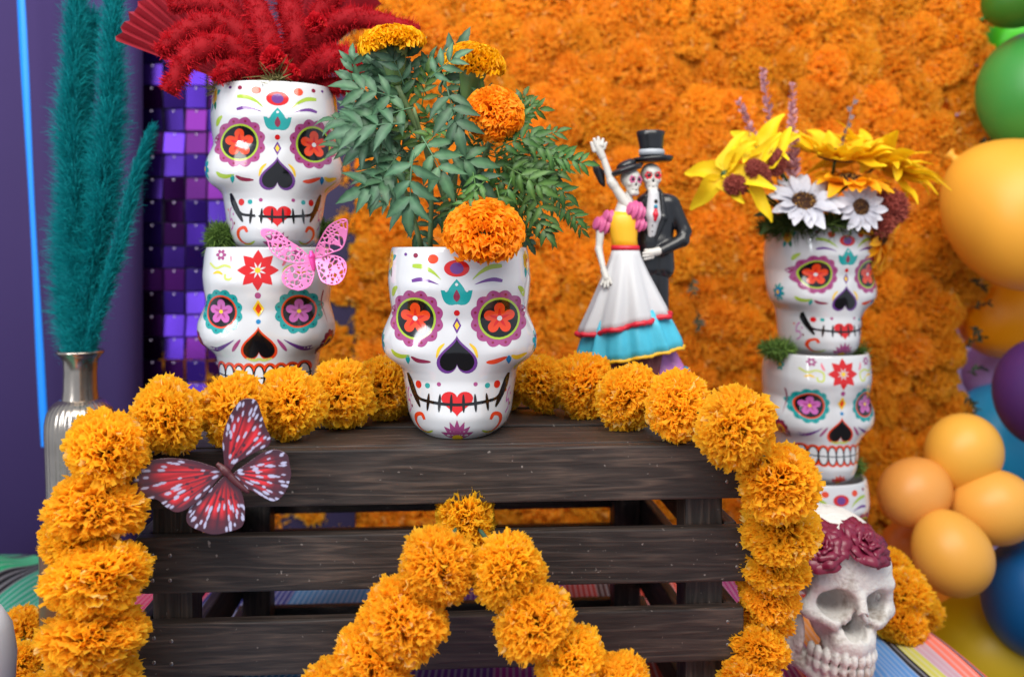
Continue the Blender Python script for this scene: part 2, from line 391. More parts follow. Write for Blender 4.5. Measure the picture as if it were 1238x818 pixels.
# ------------------------------------------------------------------ paper flower heads (shared meshes)
def pom_mesh(name, seed, n=380, dome=False, w=0.34, cols=5, ragged=0.10, crump=0.05, curl=0.12):
    r = np.random.default_rng(seed); d = sphere_dirs(n, r)
    if dome: d = d[d[:, 2] > -0.35]
    n = len(d); a, b = perp(d); th = r.uniform(0, 2*PI, (n, 1)); s = a*np.cos(th)+b*np.sin(th); nn = np.cross(d, s)
    L = r.uniform(0.86, 1.04, (n, 1))
    lump = 1+0.07*np.sin(3.1*d[:, :1]+seed)*np.cos(2.7*d[:, 1:2]-seed)+0.06*np.sin(5*d[:, 2:3]+seed*2)
    L = L*lump
    ts = np.array([0.18, 0.58, 0.84, 1.0]); R = 4
    bend = r.normal(0, curl, (n, 1))
    C = np.stack([d*L*t+nn*bend*(t**2)+s*r.normal(0, 0.06, (n, 1))*t**2 for t in ts], 1)
    W = np.stack([np.full(n, w*0.10), w*r.uniform(0.45, 0.7, n), w*r.uniform(0.75, 1.0, n), w*r.uniform(0.7, 1.05, n)], 1)*0.62
    Sd = np.repeat(s[:, None, :], R, 1)
    q = np.linspace(-1, 1, cols)
    sg = np.where(np.arange(cols) % 2 == 0, 1, -1)
    amp = np.array([0.0, 0.6, 1.0, 1.5])*crump
    off = nn[:, None, None, :]*(amp[None, :, None, None]*(sg[None, None, :, None]*r.uniform(0.4, 1.3, (n, 1, cols, 1))+r.normal(0, 0.5, (n, R, cols, 1))))
    tip = r.uniform(-ragged, ragged*0.6, (n, cols)); off[:, 3] += d[:, None, :]*tip[..., None]; off[:, 2] += d[:, None, :]*tip[..., None]*0.3
    V, Q = blades(C, Sd, W, q, off)
    pt = r.uniform(0.0, 0.38, n); pale = (r.uniform(0, 1, n) > 0.93)*0.35
    tone = (np.array([0.0, 0.3, 0.46, 0.55])[None, :, None]+pt[:, None, None]+pale[:, None, None]*np.array([0, 0, .6, 1])[None, :, None]+r.uniform(-0.04, 0.08, (n, R, cols)))
    return mesh(name, V, Q, smooth=False, tone=np.clip(tone, 0, 1).ravel())
m_gar = tone_mat('amber_tissue_paper', (255, 194, 24), (255, 212, 58), 0.75, 0.70, 0.04, (255, 230, 145), 0.004)
m_wallf = tone_mat('orange_tissue_paper', (255, 184, 34), (255, 204, 70), 0.75, 0.76, 0.05, (255, 222, 140), 0.005)
POM = []
for k in range(5):
    me = pom_mesh('paper_flower', 100+k, 820, w=0.27, crump=0.030, ragged=0.10, curl=0.11); me.materials.append(m_gar); POM.append(me)
WPOM = []
for k in range(5):
    me = pom_mesh('wall_flower', 200+k, 520, dome=True, w=0.32, crump=0.036, ragged=0.07, curl=0.12); me.materials.append(m_wallf); WPOM.append(me)
m_cord = mat('green_cord', (40, 75, 62), 0.7)

def garland(name, label, specs, cat='garland', group=None, cord=True, squash=0.8):
    """specs: (px, py, diameter px, D) in stringing order"""
    c = [P(*(s[0], s[1], s[3])) for s in specs]
    root = thing(name, label, cat, c[0], 0, group); o = Vector(c[0])
    for i, s in enumerate(specs):
        t = c[min(i+1, len(c)-1)]-c[max(i-1, 0)]
        t = t.normalized()+Vector((random.uniform(-.25, .25), random.uniform(-.25, .25), random.uniform(-.25, .25)))
        r = S(s[2], s[3])/2*1.04
        sq = s[4] if len(s) > 4 else squash
        link('flower', POM[random.randrange(5)], None, root, M=frame(t, c[i]-o, (r, r*random.uniform(.94, 1.03), r*sq), random.uniform(0, 6.3)))
    if cord:
        pts = spline([v-o for v in c], len(c)*6); V, Fc = tube_mesh([Vector(p) for p in pts], 0.0016, 6); link('cord', mesh('cord', V, Fc), m_cord, root)
    return root

# ------------------------------------------------------------------ the crate
m_wood = wood_mat(); m_nail = mat('nail_steel', (120, 115, 112), 0.4, 0.9)
CW = 0.4370; CH = 0.268; CT = CH
crate = thing('wooden_crate', 'dark stained slatted wooden crate standing upside down on the serape', 'crate', (P(160, 0, 0.67).x, 0.67, 0.0), math.atan2(0.03, 0.4354))
TH = 0.011
def board(name, x0, x1, y0, y1, z0, z1, tilt=0.0, dx=0.0):
    sx, sy, sz = x1-x0, y1-y0, z1-z0
    c = Vector(((x0+x1)/2+dx, (y0+y1)/2, (z0+z1)/2))
    # grain always runs along the longest side, which is the mesh's own x
    if sz > sx and sz > sy:
        me = box_mesh(name, sz, sy, sx, 0.0014); M = Matrix.Translation(c) @ Matrix.Rotation(PI/2, 4, 'Y')
    elif sy > sx:
        me = box_mesh(name, sy, sx, sz, 0.0014); M = Matrix.Translation(c) @ Matrix.Rotation(PI/2, 4, 'Z')
    else:
        me = box_mesh(name, sx, sy, sz, 0.0014); M = Matrix.Translation(c) @ Matrix.Rotation(tilt, 4, 'Y')
    return link(name, me, m_wood, crate, M=M)
CD = 0.345
rows = [(0.0, 0.0405), (0.061, 0.1005), (0.1205, 0.1590), (0.1805, 0.2195), (0.238, 0.268)]
for k, (a, b_) in enumerate(rows):
    z1, z0 = CT-a, CT-b_
    dx = (0, 0.0035, 0.0045, 0.001, 0)[k]; e = (0, 0.004, -0.004, 0, 0)[k]
    ztop = z1-(0.0105 if k == 0 else 0)
    fb = board('board', 0.0, CW+e, -TH/2, TH/2, z0, ztop if k else z1-0.0008, (0, 0.003, -0.002, 0.002, 0)[k], dx)
    for xx in (0.012, 0.024, CW-0.012+e):
        for zz in (0.3, 0.7):
            p = Vector((xx+dx, -TH/2-0.0002, z0+(z1-z0)*zz+random.uniform(-.002, .002)))
            V, Fc = lathe_mesh([(0.0001, 0), (0.0012, 0.0), (0.0015, 0.0003), (0.0015, 0.001)], 10)
            link('nail', mesh('nail', V, Fc), m_nail, crate, M=Matrix.Translation(p) @ Matrix.Rotation(-PI/2, 4, 'X'))
    board('end_board', 0.001, 0.011, TH/2+0.001, CD-TH-0.001, z0, z1-(0.011 if k == 0 else 0))
    board('end_board', CW-0.011, CW-0.001, TH/2+0.001, CD-TH-0.001, z0, z1-(0.011 if k == 0 else 0))
w = 0.0735; y = TH/2+0.0006
for z0, z1 in ((0.198, 0.2565), (0.129, 0.193), (0.062, 0.111), (0.001, 0.030)): board('back_board', 0.0, CW, CD-TH, CD, z0, z1)
for k in range(4):
    y0 = (-TH/2+0.0 if k == 0 else y); y1 = y0+w
    if k == 0: board('slat', 0.0115, CW-0.002, TH/2+0.0005, y1, CT-0.0105, CT-0.0001)
    else: board('slat', 0.0, CW, y0, min(y1, CD-TH-0.0005) if k == 3 else y1, CT-0.0105, CT)
    y = y1+0.0105
for (x0, y0) in ((0.012, TH/2+0.0005), (CW-0.040, TH/2+0.0005), (0.012, CD-TH-0.029), (CW-0.040, CD-TH-0.029)):
    board('post', x0, x0+0.028, y0, y0+0.0285, 0.003, CT-0.0115)

# ------------------------------------------------------------------ sugar-skull planters
SH = 0.142
def interp(tab, t):
    xs, ys = zip(*tab); return np.interp(t, xs, ys)
A_F = [(0, .205), (.012, .232), (.04, .262), (.10, .285), (.22, .302), (.30, .315), (.35, .324), (.375, .352), (.40, .396), (.44, .424), (.49, .432), (.54, .428), (.60, .402), (.66, .374), (.72, .384), (.83, .396), (.947, .386), (.985, .380), (1, .374)]
A_B = [(0, .235), (.012, .26), (.04, .285), (.10, .30), (.25, .312), (.35, .322), (.45, .35), (.6, .382), (.75, .398), (.9, .39), (.985, .376), (1, .370)]
D_F = [(0, .315), (.012, .345), (.05, .378), (.12, .395), (.2, .390), (.30, .382), (.38, .394), (.46, .405), (.55, .41), (.62, .415), (.70, .432), (.8, .442), (.9, .435), (.985, .42), (1, .414)]
D_B = [(0, .29), (.012, .32), (.04, .35), (.12, .375), (.3, .40), (.4, .45), (.5, .51), (.62, .55), (.75, .555), (.88, .53), (.985, .49), (1, .484)]
def smoothtab(tab, t, w=0.014):
    return sum(interp(tab, np.clip(t+o*w, 0, 1)) for o in (-1, -.5, 0, .5, 1))/5
def skull_pt(th, t):
    """th: 0 front (-y), +pi/2 = +x"""
    s, c = np.sin(th), np.cos(th)
    wf = np.clip(0.80+c*1.1, 0, 1)
    ax = smoothtab(A_F, t)*wf+smoothtab(A_B, t)*(1-wf)
    dy = np.where(c > 0, smoothtab(D_F, t), smoothtab(D_B, t))
    p = np.where(c > 0, 0.86, 0.94)
    x = ax*np.sign(s)*np.abs(s)**p; y = -dy*np.sign(c)*np.abs(c)**p
    # jaw narrower in front than the column behind it
    jaw = np.clip((0.36-t)/0.06, 0, 1)*np.clip(c*1.3, 0, 1); x = x*(1-0.10*jaw)
    # modelled relief
    g = lambda x0, t0, sx, st: np.exp(-((np.abs(x)-x0)/sx)**2-((t-t0)/st)**2)*(c > 0)
    dep = 0.020*g(.205, .635, .105, .105)-0.016*g(.25, .46, .10, .06)-0.012*g(0, .50, .07, .12)-0.012*g(.16, .79, .16, .05)+0.010*g(0, .62, .05, .05)-0.010*g(0, .10, .16, .07)
    y = y+dep
    return x*SH, y*SH, t*SH
NT, NZ = 176, 120
tt = np.concatenate([np.linspace(0, 0.05, 10), np.linspace(0.05, 1, NZ-9)[1:]]); NZ = len(tt)
TT, HH = np.meshgrid(np.linspace(-PI, PI, NT, endpoint=False), tt, indexing='xy')
X, Y, Z = skull_pt(TT, HH); V = np.stack([X, Y, Z], -1).reshape(-1, 3)
Fq = [(i*NT+j, i*NT+(j+1) % NT, (i+1)*NT+(j+1) % NT, (i+1)*NT+j) for i in range(NZ-1) for j in range(NT)]
BVH = BVHTree.FromPolygons([Vector(v) for v in V], [tuple(f) for f in Fq])
Vl = [tuple(v) for v in V]; top = (NZ-1)*NT
rim = V[top:top+NT].copy(); cx, cy = rim[:, 0].mean(), rim[:, 1].mean()
prev = top
for sc, dz in ((0.99, 0.0008), (0.965, 0.001), (0.94, 0.0004), (0.925, -0.002), (0.92, -0.03), (0.85, -0.055), (0.3, -0.056)):
    b0 = len(Vl)
    for v in rim: Vl.append((cx+(v[0]-cx)*sc, cy+(v[1]-cy)*sc, SH+dz))
    Fq += [(prev+j, prev+(j+1) % NT, b0+(j+1) % NT, b0+j) for j in range(NT)]; prev = b0
Fq.append(tuple(prev+j for j in range(NT))); Fq.append(tuple(range(NT-1, -1, -1)))
m_ceramic = mat('white_glazed_ceramic', (192, 193, 197), 0.08, coat=0.35, spec=0.5)
BODY = mesh('planter_body', Vl, Fq); BODY.materials.append(m_ceramic)
GC = dict(red=(212, 26, 30), orange=(232, 70, 30), teal=(30, 160, 160), green=(168, 196, 60), purple=(108, 56, 140), mauve=(165, 72, 130), black=(18, 16, 20), yellow=(245, 200, 45),
          pink=(240, 120, 140), blue=(30, 130, 190), maroon=(140, 38, 70), dgreen=(40, 120, 80), lilac=(200, 100, 180), white=(192, 193, 197), amber=(245, 160, 30), tealdk=(18, 110, 118), grn2=(205, 215, 110))
GM = {k: mat('glaze_'+k, v if k == 'white' else tuple(int(c*.88) for c in v), 0.12, coat=0.3) for k, v in GC.items()}
def circ(x, y, r, ry=None, n=28): return [(x+r*math.cos(2*PI*i/n), y+(ry or r)*math.sin(2*PI*i/n)) for i in range(n)]
def scal(x, y, r, n, amp, ph=0.0):
    return [(x+r*(1-amp+amp*abs(math.sin(n*a/2+ph)))*math.cos(a), y+r*(1-amp+amp*abs(math.sin(n*a/2+ph)))*math.sin(a)) for a in np.linspace(0, 2*PI, n*9, endpoint=False)]
def flow(x, y, r, n, ph=0.0, inner=0.38, pw=0.55):
    return [(x+r*(inner+(1-inner)*abs(math.cos(n*(a-ph)/2))**pw)*math.cos(a), y+r*(inner+(1-inner)*abs(math.cos(n*(a-ph)/2))**pw)*math.sin(a)) for a in np.linspace(0, 2*PI, n*11, endpoint=False)]
def strk(pts, w, n=16, w1=None, prof=None):
    p = spline([(a, b, 0) for a, b in pts], n)[:, :2]; d = np.gradient(p, axis=0); d /= np.linalg.norm(d, axis=1, keepdims=True); nn = np.stack([-d[:, 1], d[:, 0]], 1)
    t = np.linspace(0, 1, n)
    W = np.array([prof(x) for x in t]) if prof else np.sqrt(np.clip(np.sin(PI*np.clip(t*0.96+0.02, 0, 1)), 0.02, 1))*1.0
    a = p+nn*(W*w)[:, None]; b = p-nn*(W*w)[:, None]
    return [tuple(q) for q in a]+[tuple(q) for q in b[::-1]]
taper = lambda x: max(0.06, math.sqrt(max(0, math.sin(PI*min(1, x*0.9+0.08))))*(1-0.75*x))
def petal(x, y, ang, l, w, n=9):
    out = []; ca, sa = math.cos(ang), math.sin(ang)
    for s in (1, -1):
        rg = range(n) if s > 0 else range(n-2, 0, -1)
        for i in rg:
            t = i/(n-1); ww = w*math.sin(PI*t**0.8)*s; out.append((x+ca*l*t-sa*ww, y+sa*l*t+ca*ww))
    return out
def heart(x, y, w, h, up=1):
    o = []
    for a in np.linspace(0, 2*PI, 44, endpoint=False):
        hx = 16*math.sin(a)**3/16; hy = (13*math.cos(a)-5*math.cos(2*a)-2*math.cos(3*a)-math.cos(4*a))
        o.append((x+hx*w/2, y-up*((hy+2.6)/14.6)*h/2))
    return o
def decal(name, items, cx, by, k, lay0=0):
    """items: (poly in drawing px, colour, layer[, azimuth deg])"""
    bmv = []; bmf = []; mi = []; nor = []; used = []
    for it in items:
        poly, colr, lay = it[:3]; az = math.radians(it[3]) if len(it) > 3 else 0.0
        p2 = [((x-cx)*k, (by-y)*k) for x, y in poly]
        xs = [p[0] for p in p2]; ys = [p[1] for p in p2]; h = 0.0026
        pts = [Vector(p) for p in p2]; ne = len(pts)
        gx = np.arange(min(xs)+h/2, max(xs), h); gy = np.arange(min(ys)+h/2, max(ys), h)
        for i, gxx in enumerate(gx):
            for j, gyy in enumerate(gy): pts.append(Vector((gxx+(h/2 if j % 2 else 0), gyy)))
        try: vv, _, ff, _, _, _ = delaunay_2d_cdt(pts, [], [list(range(ne))], 1, 1e-7)
        except Exception: continue
        o = Vector((math.sin(az), -math.cos(az), 0)); e = Vector((math.cos(az), math.sin(az), 0))
        idm = {}
        for i in {i for f in ff for i in f}:
            v = vv[i]; hit = BVH.ray_cast(o*0.4+e*v.x+Vector((0, 0, v.y)), -o)
            if hit[0] is None: continue
            idm[i] = len(bmv); bmv.append(hit[0]+hit[1]*(0.00010+0.00011*lay))
        if colr not in used: used.append(colr)
        for f in ff:
            if all(i in idm for i in f):
                q = [idm[i] for i in f]
                a_, b2, c_ = (bmv[q[0]], bmv[q[1]], bmv[q[2]])
                if (b2-a_).cross(c_-a_).dot(o) < 0: q.reverse()
                bmf.append(tuple(q)); mi.append(used.index(colr))
    me = mesh(name, bmv, bmf, smooth=True, mi=mi)
    for c in used: me.materials.append(GM[c])
    return me
def mir(poly, cx): return [(2*cx-x, y) for x, y in poly]

def eye_items(x, y, outer, dots, ring, fl, ctr, r):
    it = [(scal(x, y, r, 12, 0.11), outer, 0)]
    for i in range(12):
        a = 2*PI*(i+0.5)/12; it.append((circ(x+r*.85*math.cos(a), y+r*.85*math.sin(a), r*.045, n=8), dots, 1))
    it += [(circ(x, y, r*.73), ring, 1), (circ(x, y, r*.655), 'black', 2), (flow(x, y, r*.55, 5, -PI/2), fl, 3)]
    for i in range(5):
        a = -PI/2+2*PI*i/5; it.append((petal(x, y, a, r*.36, r*.05), ctr[1], 4))
    it.append((circ(x, y, r*.09, n=12), ctr[0], 5))
    return it
def rose_items(x, y, r, az, k=1):
    it = [(petal(x+r*.3, y+r*.6, 1.1, r*1.2, r*.35), 'dgreen', 0, az), (petal(x-r*.3, y+r*.6, 2.0, r*1.2, r*.35), 'teal', 0, az), (petal(x+r*.6, y-r*.2, -.3, r*1.1, r*.3), 'teal', 0, az),
          (scal(x, y, r, 6, .18), 'yellow', 1, az), (scal(x, y, r*.72, 5, .2, .6), 'amber', 2, az), (scal(x+r*.05, y, r*.46, 5, .2), 'yellow', 3, az), (circ(x, y, r*.22), 'orange', 4, az)]
    return it
PATS = {}
# pattern A, drawn on a 715 px high face
cx, by, k = 350, 772, SH/715
pa = []
ey = eye_items(194, 318, 'mauve', 'maroon', 'green', 'orange', ('white', 'red'), 108)
pa.append(('eye_decoration', ey)); pa.append(('eye_decoration', eye_items(506, 318, 'mauve', 'maroon', 'green', 'orange', ('white', 'red'), 108)))
pa.append(('nose', [(heart(cx, 448, 152, 146, -1), 'purple', 0), (heart(cx, 450, 128, 122, -1), 'black', 1)]))
mouth = [(strk([(158, 532), (176, 580), (200, 618), (240, 628), (350, 636), (460, 628), (500, 618), (524, 580), (542, 532)], 5.5, 60, prof=lambda x: 1.0), 'black', 2),
         (strk([(158, 530), (176, 585), (208, 655)], 11, 16), 'black', 2), (strk([(542, 530), (524, 585), (492, 655)], 11, 16), 'black', 2)]
for x in (240, 284, 328, 374, 418, 462): mouth.append((strk([(x+(350-x)*.04, 598), (x-(350-x)*.02, 664)], 5.5, 8), 'black', 2))
mouth.append((heart(350, 634, 118, 92, 1), 'red', 1)); pa.append(('mouth', mouth))
brow = []
for f in (lambda q: q, lambda q: mir(q, cx)):
    brow += [(f(strk([(184, 122), (225, 126), (262, 145), (292, 172)], 12, prof=taper)), 'green', 0), (f(strk([(182, 178), (215, 172), (250, 178), (284, 190)], 10, prof=taper)), 'purple', 0),
             (f(strk([(100, 240), (108, 215), (122, 200)], 9)), 'green', 0)]
pa.append(('brow_strokes', brow))
pa.append(('forehead_medallion', [(circ(350, 131, 47, 31), 'red', 0), (circ(350, 131, 25, 21), 'purple', 1)]))
fl = [(petal(350, 264, -PI/2, 94, 34), 'teal', 0)]
for s in (1, -1): fl += [(petal(350, 262, -PI/2+s*.85, 78, 24), 'teal', 0), (circ(350+s*38, 212, 5, n=8), 'white', 2)]
fl += [(petal(350, 254, -PI/2, 46, 12), 'maroon', 1), (circ(350, 190, 6, n=8), 'white', 2)]
pa.append(('forehead_flower', fl))
dots = [(circ(350, 295, 11), 'red', 0), (circ(262, 97, 20, 17), 'orange', 0), (circ(438, 97, 20, 17), 'orange', 0), (circ(196, 84, 9), 'maroon', 0), (circ(504, 84, 9), 'maroon', 0), (circ(156, 80, 6), 'purple', 0), (circ(544, 80, 6), 'purple', 0)]
for s in (1, -1): dots += [(circ(350+s*148, 570, 12, 15), 'red', 0), (circ(350+s*112, 570, 10), 'teal', 0), (circ(350+s*68, 562, 8), 'mauve', 0)]
pa.append(('painted_dots', dots))
pa.append(('diamond', [([(350, 312), (366, 342), (350, 372), (334, 342)], 'purple', 0), ([(350, 326), (359, 342), (350, 358), (341, 342)], 'yellow', 1)]))
ck = [(strk([(98, 440), (115, 456), (140, 462), (172, 456)], 9), 'green', 0), (petal(165, 455, PI/2, 36, 9), 'teal', 0), (strk([(178, 460), (205, 474), (252, 478)], 8), 'maroon', 0), (strk([(274, 462), (284, 430), (304, 408)], 6), 'yellow', 0),
      (strk([(458, 480), (490, 478), (536, 462)], 9), 'orange', 0), (petal(542, 456, PI/2, 36, 10), 'blue', 0), (strk([(552, 458), (575, 468), (612, 456)], 9), 'yellow', 0), (strk([(426, 462), (416, 430), (396, 408)], 6), 'yellow', 0)]
pa.append(('cheek_strokes', ck))
ch = []
for i in range(7):
    a = -PI/2+(i-3)*.40; ch.append((petal(350, 764, a, 74-abs(i-3)*3, 11), 'mauve', 0))
ch.append((circ(350, 764, 20, 13), 'yellow', 1)); pa.append(('chin_flower', ch))
sw = []
for f in (lambda q: q, lambda q: mir(q, cx)):
    sw += [(f(strk([(226, 700), (214, 680), (192, 690), (190, 718), (212, 745), (246, 752)], 10, 22, prof=taper)), 'orange', 0), (f(strk([(214, 752), (240, 750), (258, 738)], 5)), 'green', 0)]
pa.append(('chin_swirls', sw))
for s in (1, -1):
    pa.append(('side_rose', rose_items(cx+s*10, 105, 38, s*62)))
    tf = [(flow(cx, 420, 52, 8, 0.2), 'teal', 0, s*74), (flow(cx, 420, 30, 8, 0.5), 'blue', 1, s*74), (circ(cx, 420, 11), 'yellow', 2, s*74), (strk([(cx-80, 470), (cx-95, 500), (cx-70, 520)], 7), 'green', 0, s*74)]
    pa.append(('cheek_flower', tf))
    pa.append(('jaw_scroll', [(strk([(cx-18, 690), (cx+12, 670), (cx+6, 640), (cx-16, 646), (cx-10, 610), (cx+14, 590)], 4, 26, prof=lambda x: 1), 'lilac', 0, s*58), (circ(cx+30, 660, 7), 'maroon', 0, s*58), (circ(cx+26, 620, 6), 'lilac', 0, s*58), (circ(cx-30, 600, 6), 'orange', 0, s*58)]))
SINGLE = {'brow_strokes': 'brow_stroke', 'painted_dots': 'painted_dot', 'cheek_strokes': 'cheek_stroke', 'chin_swirls': 'chin_swirl', 'corner_scrolls': 'corner_scroll', 'jaw_scroll': 'jaw_scroll'}
def parts_of(pl, cx, by, k):
    out = []
    for n, it in pl:
        if n in SINGLE: out += [(SINGLE[n], decal(SINGLE[n], [i], cx, by, k)) for i in it]
        else: out.append((n, decal(n, it, cx, by, k)))
    return out
PATS['A'] = parts_of(pa, cx, by, k)
# pattern B
cx, by, k = 320, 851, SH/703
pb = []
for x in (160, 480): pb.append(('eye_decoration', eye_items(x, 415, 'teal', 'tealdk', 'orange', 'lilac', ('yellow', 'mauve'), 96)))
pb.append(('nose', [(heart(cx, 545, 152, 146, -1), 'orange', 0), (heart(cx, 547, 130, 124, -1), 'black', 1)]))
rf = [(petal(cx, 240, 2*PI*i/8, 86, 24), 'red', 0) for i in range(8)]
rf += [(petal(cx, 240, 2*PI*(i+.5)/8, 36, 4), 'white', 2) for i in range(8)]+[(circ(cx, 240, 12), 'yellow', 3), (circ(cx, 240, 26), 'red', 1)]
pb.append(('forehead_flower', rf))
pb.append(('painted_dots', [(circ(cx, 345, 13), 'mauve', 0), (circ(cx, 455, 10), 'blue', 0)]))
pb.append(('diamond', [([(cx, 362), (cx+24, 400), (cx, 436), (cx-24, 400)], 'yellow', 0), ([(cx, 376), (cx+13, 402), (cx, 424), (cx-13, 402)], 'orange', 1)]))
ck = []
for f in (lambda q: q, lambda q: mir(q, cx)):
    ck += [(f(strk([(105, 570), (140, 575), (180, 556), (218, 532)], 14, prof=taper)), 'purple', 0), (f(strk([(208, 582), (222, 560), (244, 530)], 8)), 'mauve', 0), (f(strk([(266, 610), (300, 618), (330, 610)], 6)), 'grn2', 0)]
pb.append(('cheek_strokes', ck))
te = []
n = 9; x0, x1 = 126, 514
te.append((strk([(x0-6, 640), (cx, 634), (x1+6, 640), (x1+6, 735), (cx, 748), (x0-6, 735)], 1, 6), 'white', 0))
te = []
for i in range(n):
    x = x0+(x1-x0)*(i+.5)/n; hw = (x1-x0)/n/2*(1.0)
    te += [(circ(x, 662, hw+7, 32, 20), 'orange', 0), (circ(x, 716, hw+7, 32, 20), 'orange', 0)]
    te += [(circ(x, 690, hw+2, 50, 24), 'black', 1), (circ(x, 690, hw-4, 44, 24), 'white', 2)]
te.append((strk([(x0-4, 688), (cx, 693), (x1+4, 688)], 2.8, 40, prof=lambda x: 1), 'black', 3))
pb.append(('teeth', te))
ch = [(petal(cx, 842, -PI/2+(i-2)*.5, 52, 12), 'red' if i % 2 == 0 else 'orange', 0) for i in range(5)]+[(circ(cx, 842, 10), 'yellow', 1)]
pb.append(('chin_flower', ch))
co = []
for f in (lambda q: q, lambda q: mir(q, cx)):
    co += [(f(flow(162, 176, 24, 6)), 'mauve', 0), (f(circ(162, 176, 8, n=10)), 'white', 1), (f(strk([(108, 210), (140, 232), (180, 220), (214, 236), (210, 274), (186, 276), (182, 256)], 5, 30, prof=lambda x: 1)), 'grn2', 0), (f(strk([(206, 180), (212, 205), (222, 222)], 6)), 'pink', 0), (f(strk([(126, 255), (150, 248), (172, 258)], 6)), 'yellow', 0)]
pb.append(('corner_scrolls', co))
for s in (1, -1):
    pb.append(('temple_stroke', [(strk([(cx+s*10, 330), (cx+s*2, 370), (cx+s*10, 470)], 9, prof=taper), 'maroon', 0, s*60)]))
    pb.append(('cheek_flower', [(scal(cx, 556, 56, 9, .16), 'maroon', 0, s*66), (circ(cx, 556, 32), 'orange', 1, s*66), (circ(cx, 556, 24), 'yellow', 2, s*66), (circ(cx, 556, 14), 'maroon', 3, s*66)]))
    pb.append(('top_flower', [(flow(cx, 205, 36, 6), 'teal', 0, s*70), (circ(cx, 205, 12), 'yellow', 1, s*70)]))
PATS['B'] = parts_of(pb, cx, by, k)
def planter(pat, label, loc, yaw):
    root = thing('skull_planter', label, 'planter', loc, math.radians(yaw), 'painted ceramic skull planters')
    b = link('body', BODY, None, root)
    for n, me in PATS[pat]: link(n, me, None, root)
    return root
xs = lambda px, D: (px-619)/F*D
ZT = CT
planter('A', 'single white painted skull pot holding the leafy marigold plant', (xs(556, .755), .755, ZT), 1)
planter('B', 'white skull pot with printed teeth, pink butterfly resting on its forehead', (xs(325, .862), .862, ZT), 6)
planter('A', 'white skull pot with red heart mouth holding red dried plumes', (xs(331, .862), .866, ZT+SH-.0005), 16)
planter('A', 'lowest skull pot of the three-high stack, behind the bone-coloured skull', (xs(984, 1.1), 1.1, 0.007), 10)
planter('B', 'skull pot with printed teeth, middle of the three-high stack', (xs(987, 1.1), 1.1, 0.007+SH), 9)
planter('A', 'topmost skull pot of the three-high stack, holding the silk bouquet', (xs(990, 1.1), 1.1, 0.007+2*SH), 11)

# ------------------------------------------------------------------ garlands
gl = [(112, 905, 118, .615, .72), (108, 838, 118, .615, .72), (112, 768, 122, .615, .72), (119, 697, 118, .615, .72), (98, 650, 90, .63, .7), (116, 612, 112, .625, .72), (130, 545, 98, .63, .85), (204, 502, 92, .655, .92), (283, 496, 84, .68, .9), (352, 488, 84, .705, .9), (412, 477, 80, .75, .92), (463, 469, 74, .785, .9),
      (505, 464, 66, .83, .8), (560, 462, 64, .845, .8), (612, 462, 64, .84, .8), (655, 463, 68, .82, .9), (706, 466, 76, .80, .9), (759, 480, 80, .745, .9), (820, 491, 82, .70, .92), (889, 517, 95, .655, .93), (940, 581, 98, .665, .85), (943, 638, 92, .685, .72), (936, 682, 82, .70, .7), (929, 716, 76, .71, .66), (922, 746, 70, .72, .62), (915, 785, 78, .70, .75), (907, 825, 78, .69, .75), (905, 880, 80, .68, .75)]
garland('marigold_garland', 'long amber paper marigold garland draped over the top and sides of the crate', gl)
ga = [(430, 880, 96, .615), (410, 838, 92, .615), (450, 799, 96, .615), (487, 749, 102, .615), (529, 684, 98, .62), (564, 628, 86, .694, .8), (614, 690, 92, .62), (645, 752, 100, .615), (688, 797, 88, .615), (742, 832, 88, .615), (765, 890, 92, .615)]
garland('marigold_garland', 'inverted V of amber paper marigolds hanging on the front of the crate', ga, squash=0.86)
# ------------------------------------------------------------------ flower wall
DW = 1.385
fw = thing('flower_wall', 'blurred wall of orange paper marigolds behind the crate', 'flower wall', (xs(800, DW), DW+0.02, -0.5))
o0 = Vector(fw.location)
bk = link('backing', box_mesh('backing', 0.93, 0.012, 1.55, 0.001), mat('orange_backing_cloth', (250, 140, 20), 0.9, var=0.15, vscale=20), fw, loc=(-0.03, 0.0, 0.66))
def redge(py): return np.interp(py, [-60, 0, 100, 200, 330, 420, 500, 800], [1204, 1198, 1192, 1186, 1170, 1166, 1160, 1150])
sp = 46.0; row = 0; cnt = 0; rest = []
py = -30
while py < 900:
    px = 425+(row % 2)*sp*.5
    if py > 395: px = 225+(row % 2)*sp*.5
    while px < redge(py):
        jx, jy = random.uniform(-9, 9), random.uniform(-8, 8)
        D = DW+random.uniform(-0.006, 0.006)
        p = P(px+jx, py+jy, D)
        r = S(sp*random.uniform(.60, .72), D)
        hidden = (py > 560 and px < 900) and not (600 < py < 700)
        if cnt < 330 and not (py > 760) and not hidden:
            d = Vector((random.uniform(-.35, .35), -1, random.uniform(-.2, .4)))
            link('flower', WPOM[random.randrange(5)], None, fw, M=frame(d, p-o0, (r, r, r*random.uniform(.55, .75)), random.uniform(0, 6.3))); cnt += 1
        px += sp
    py += sp*.82; row += 1
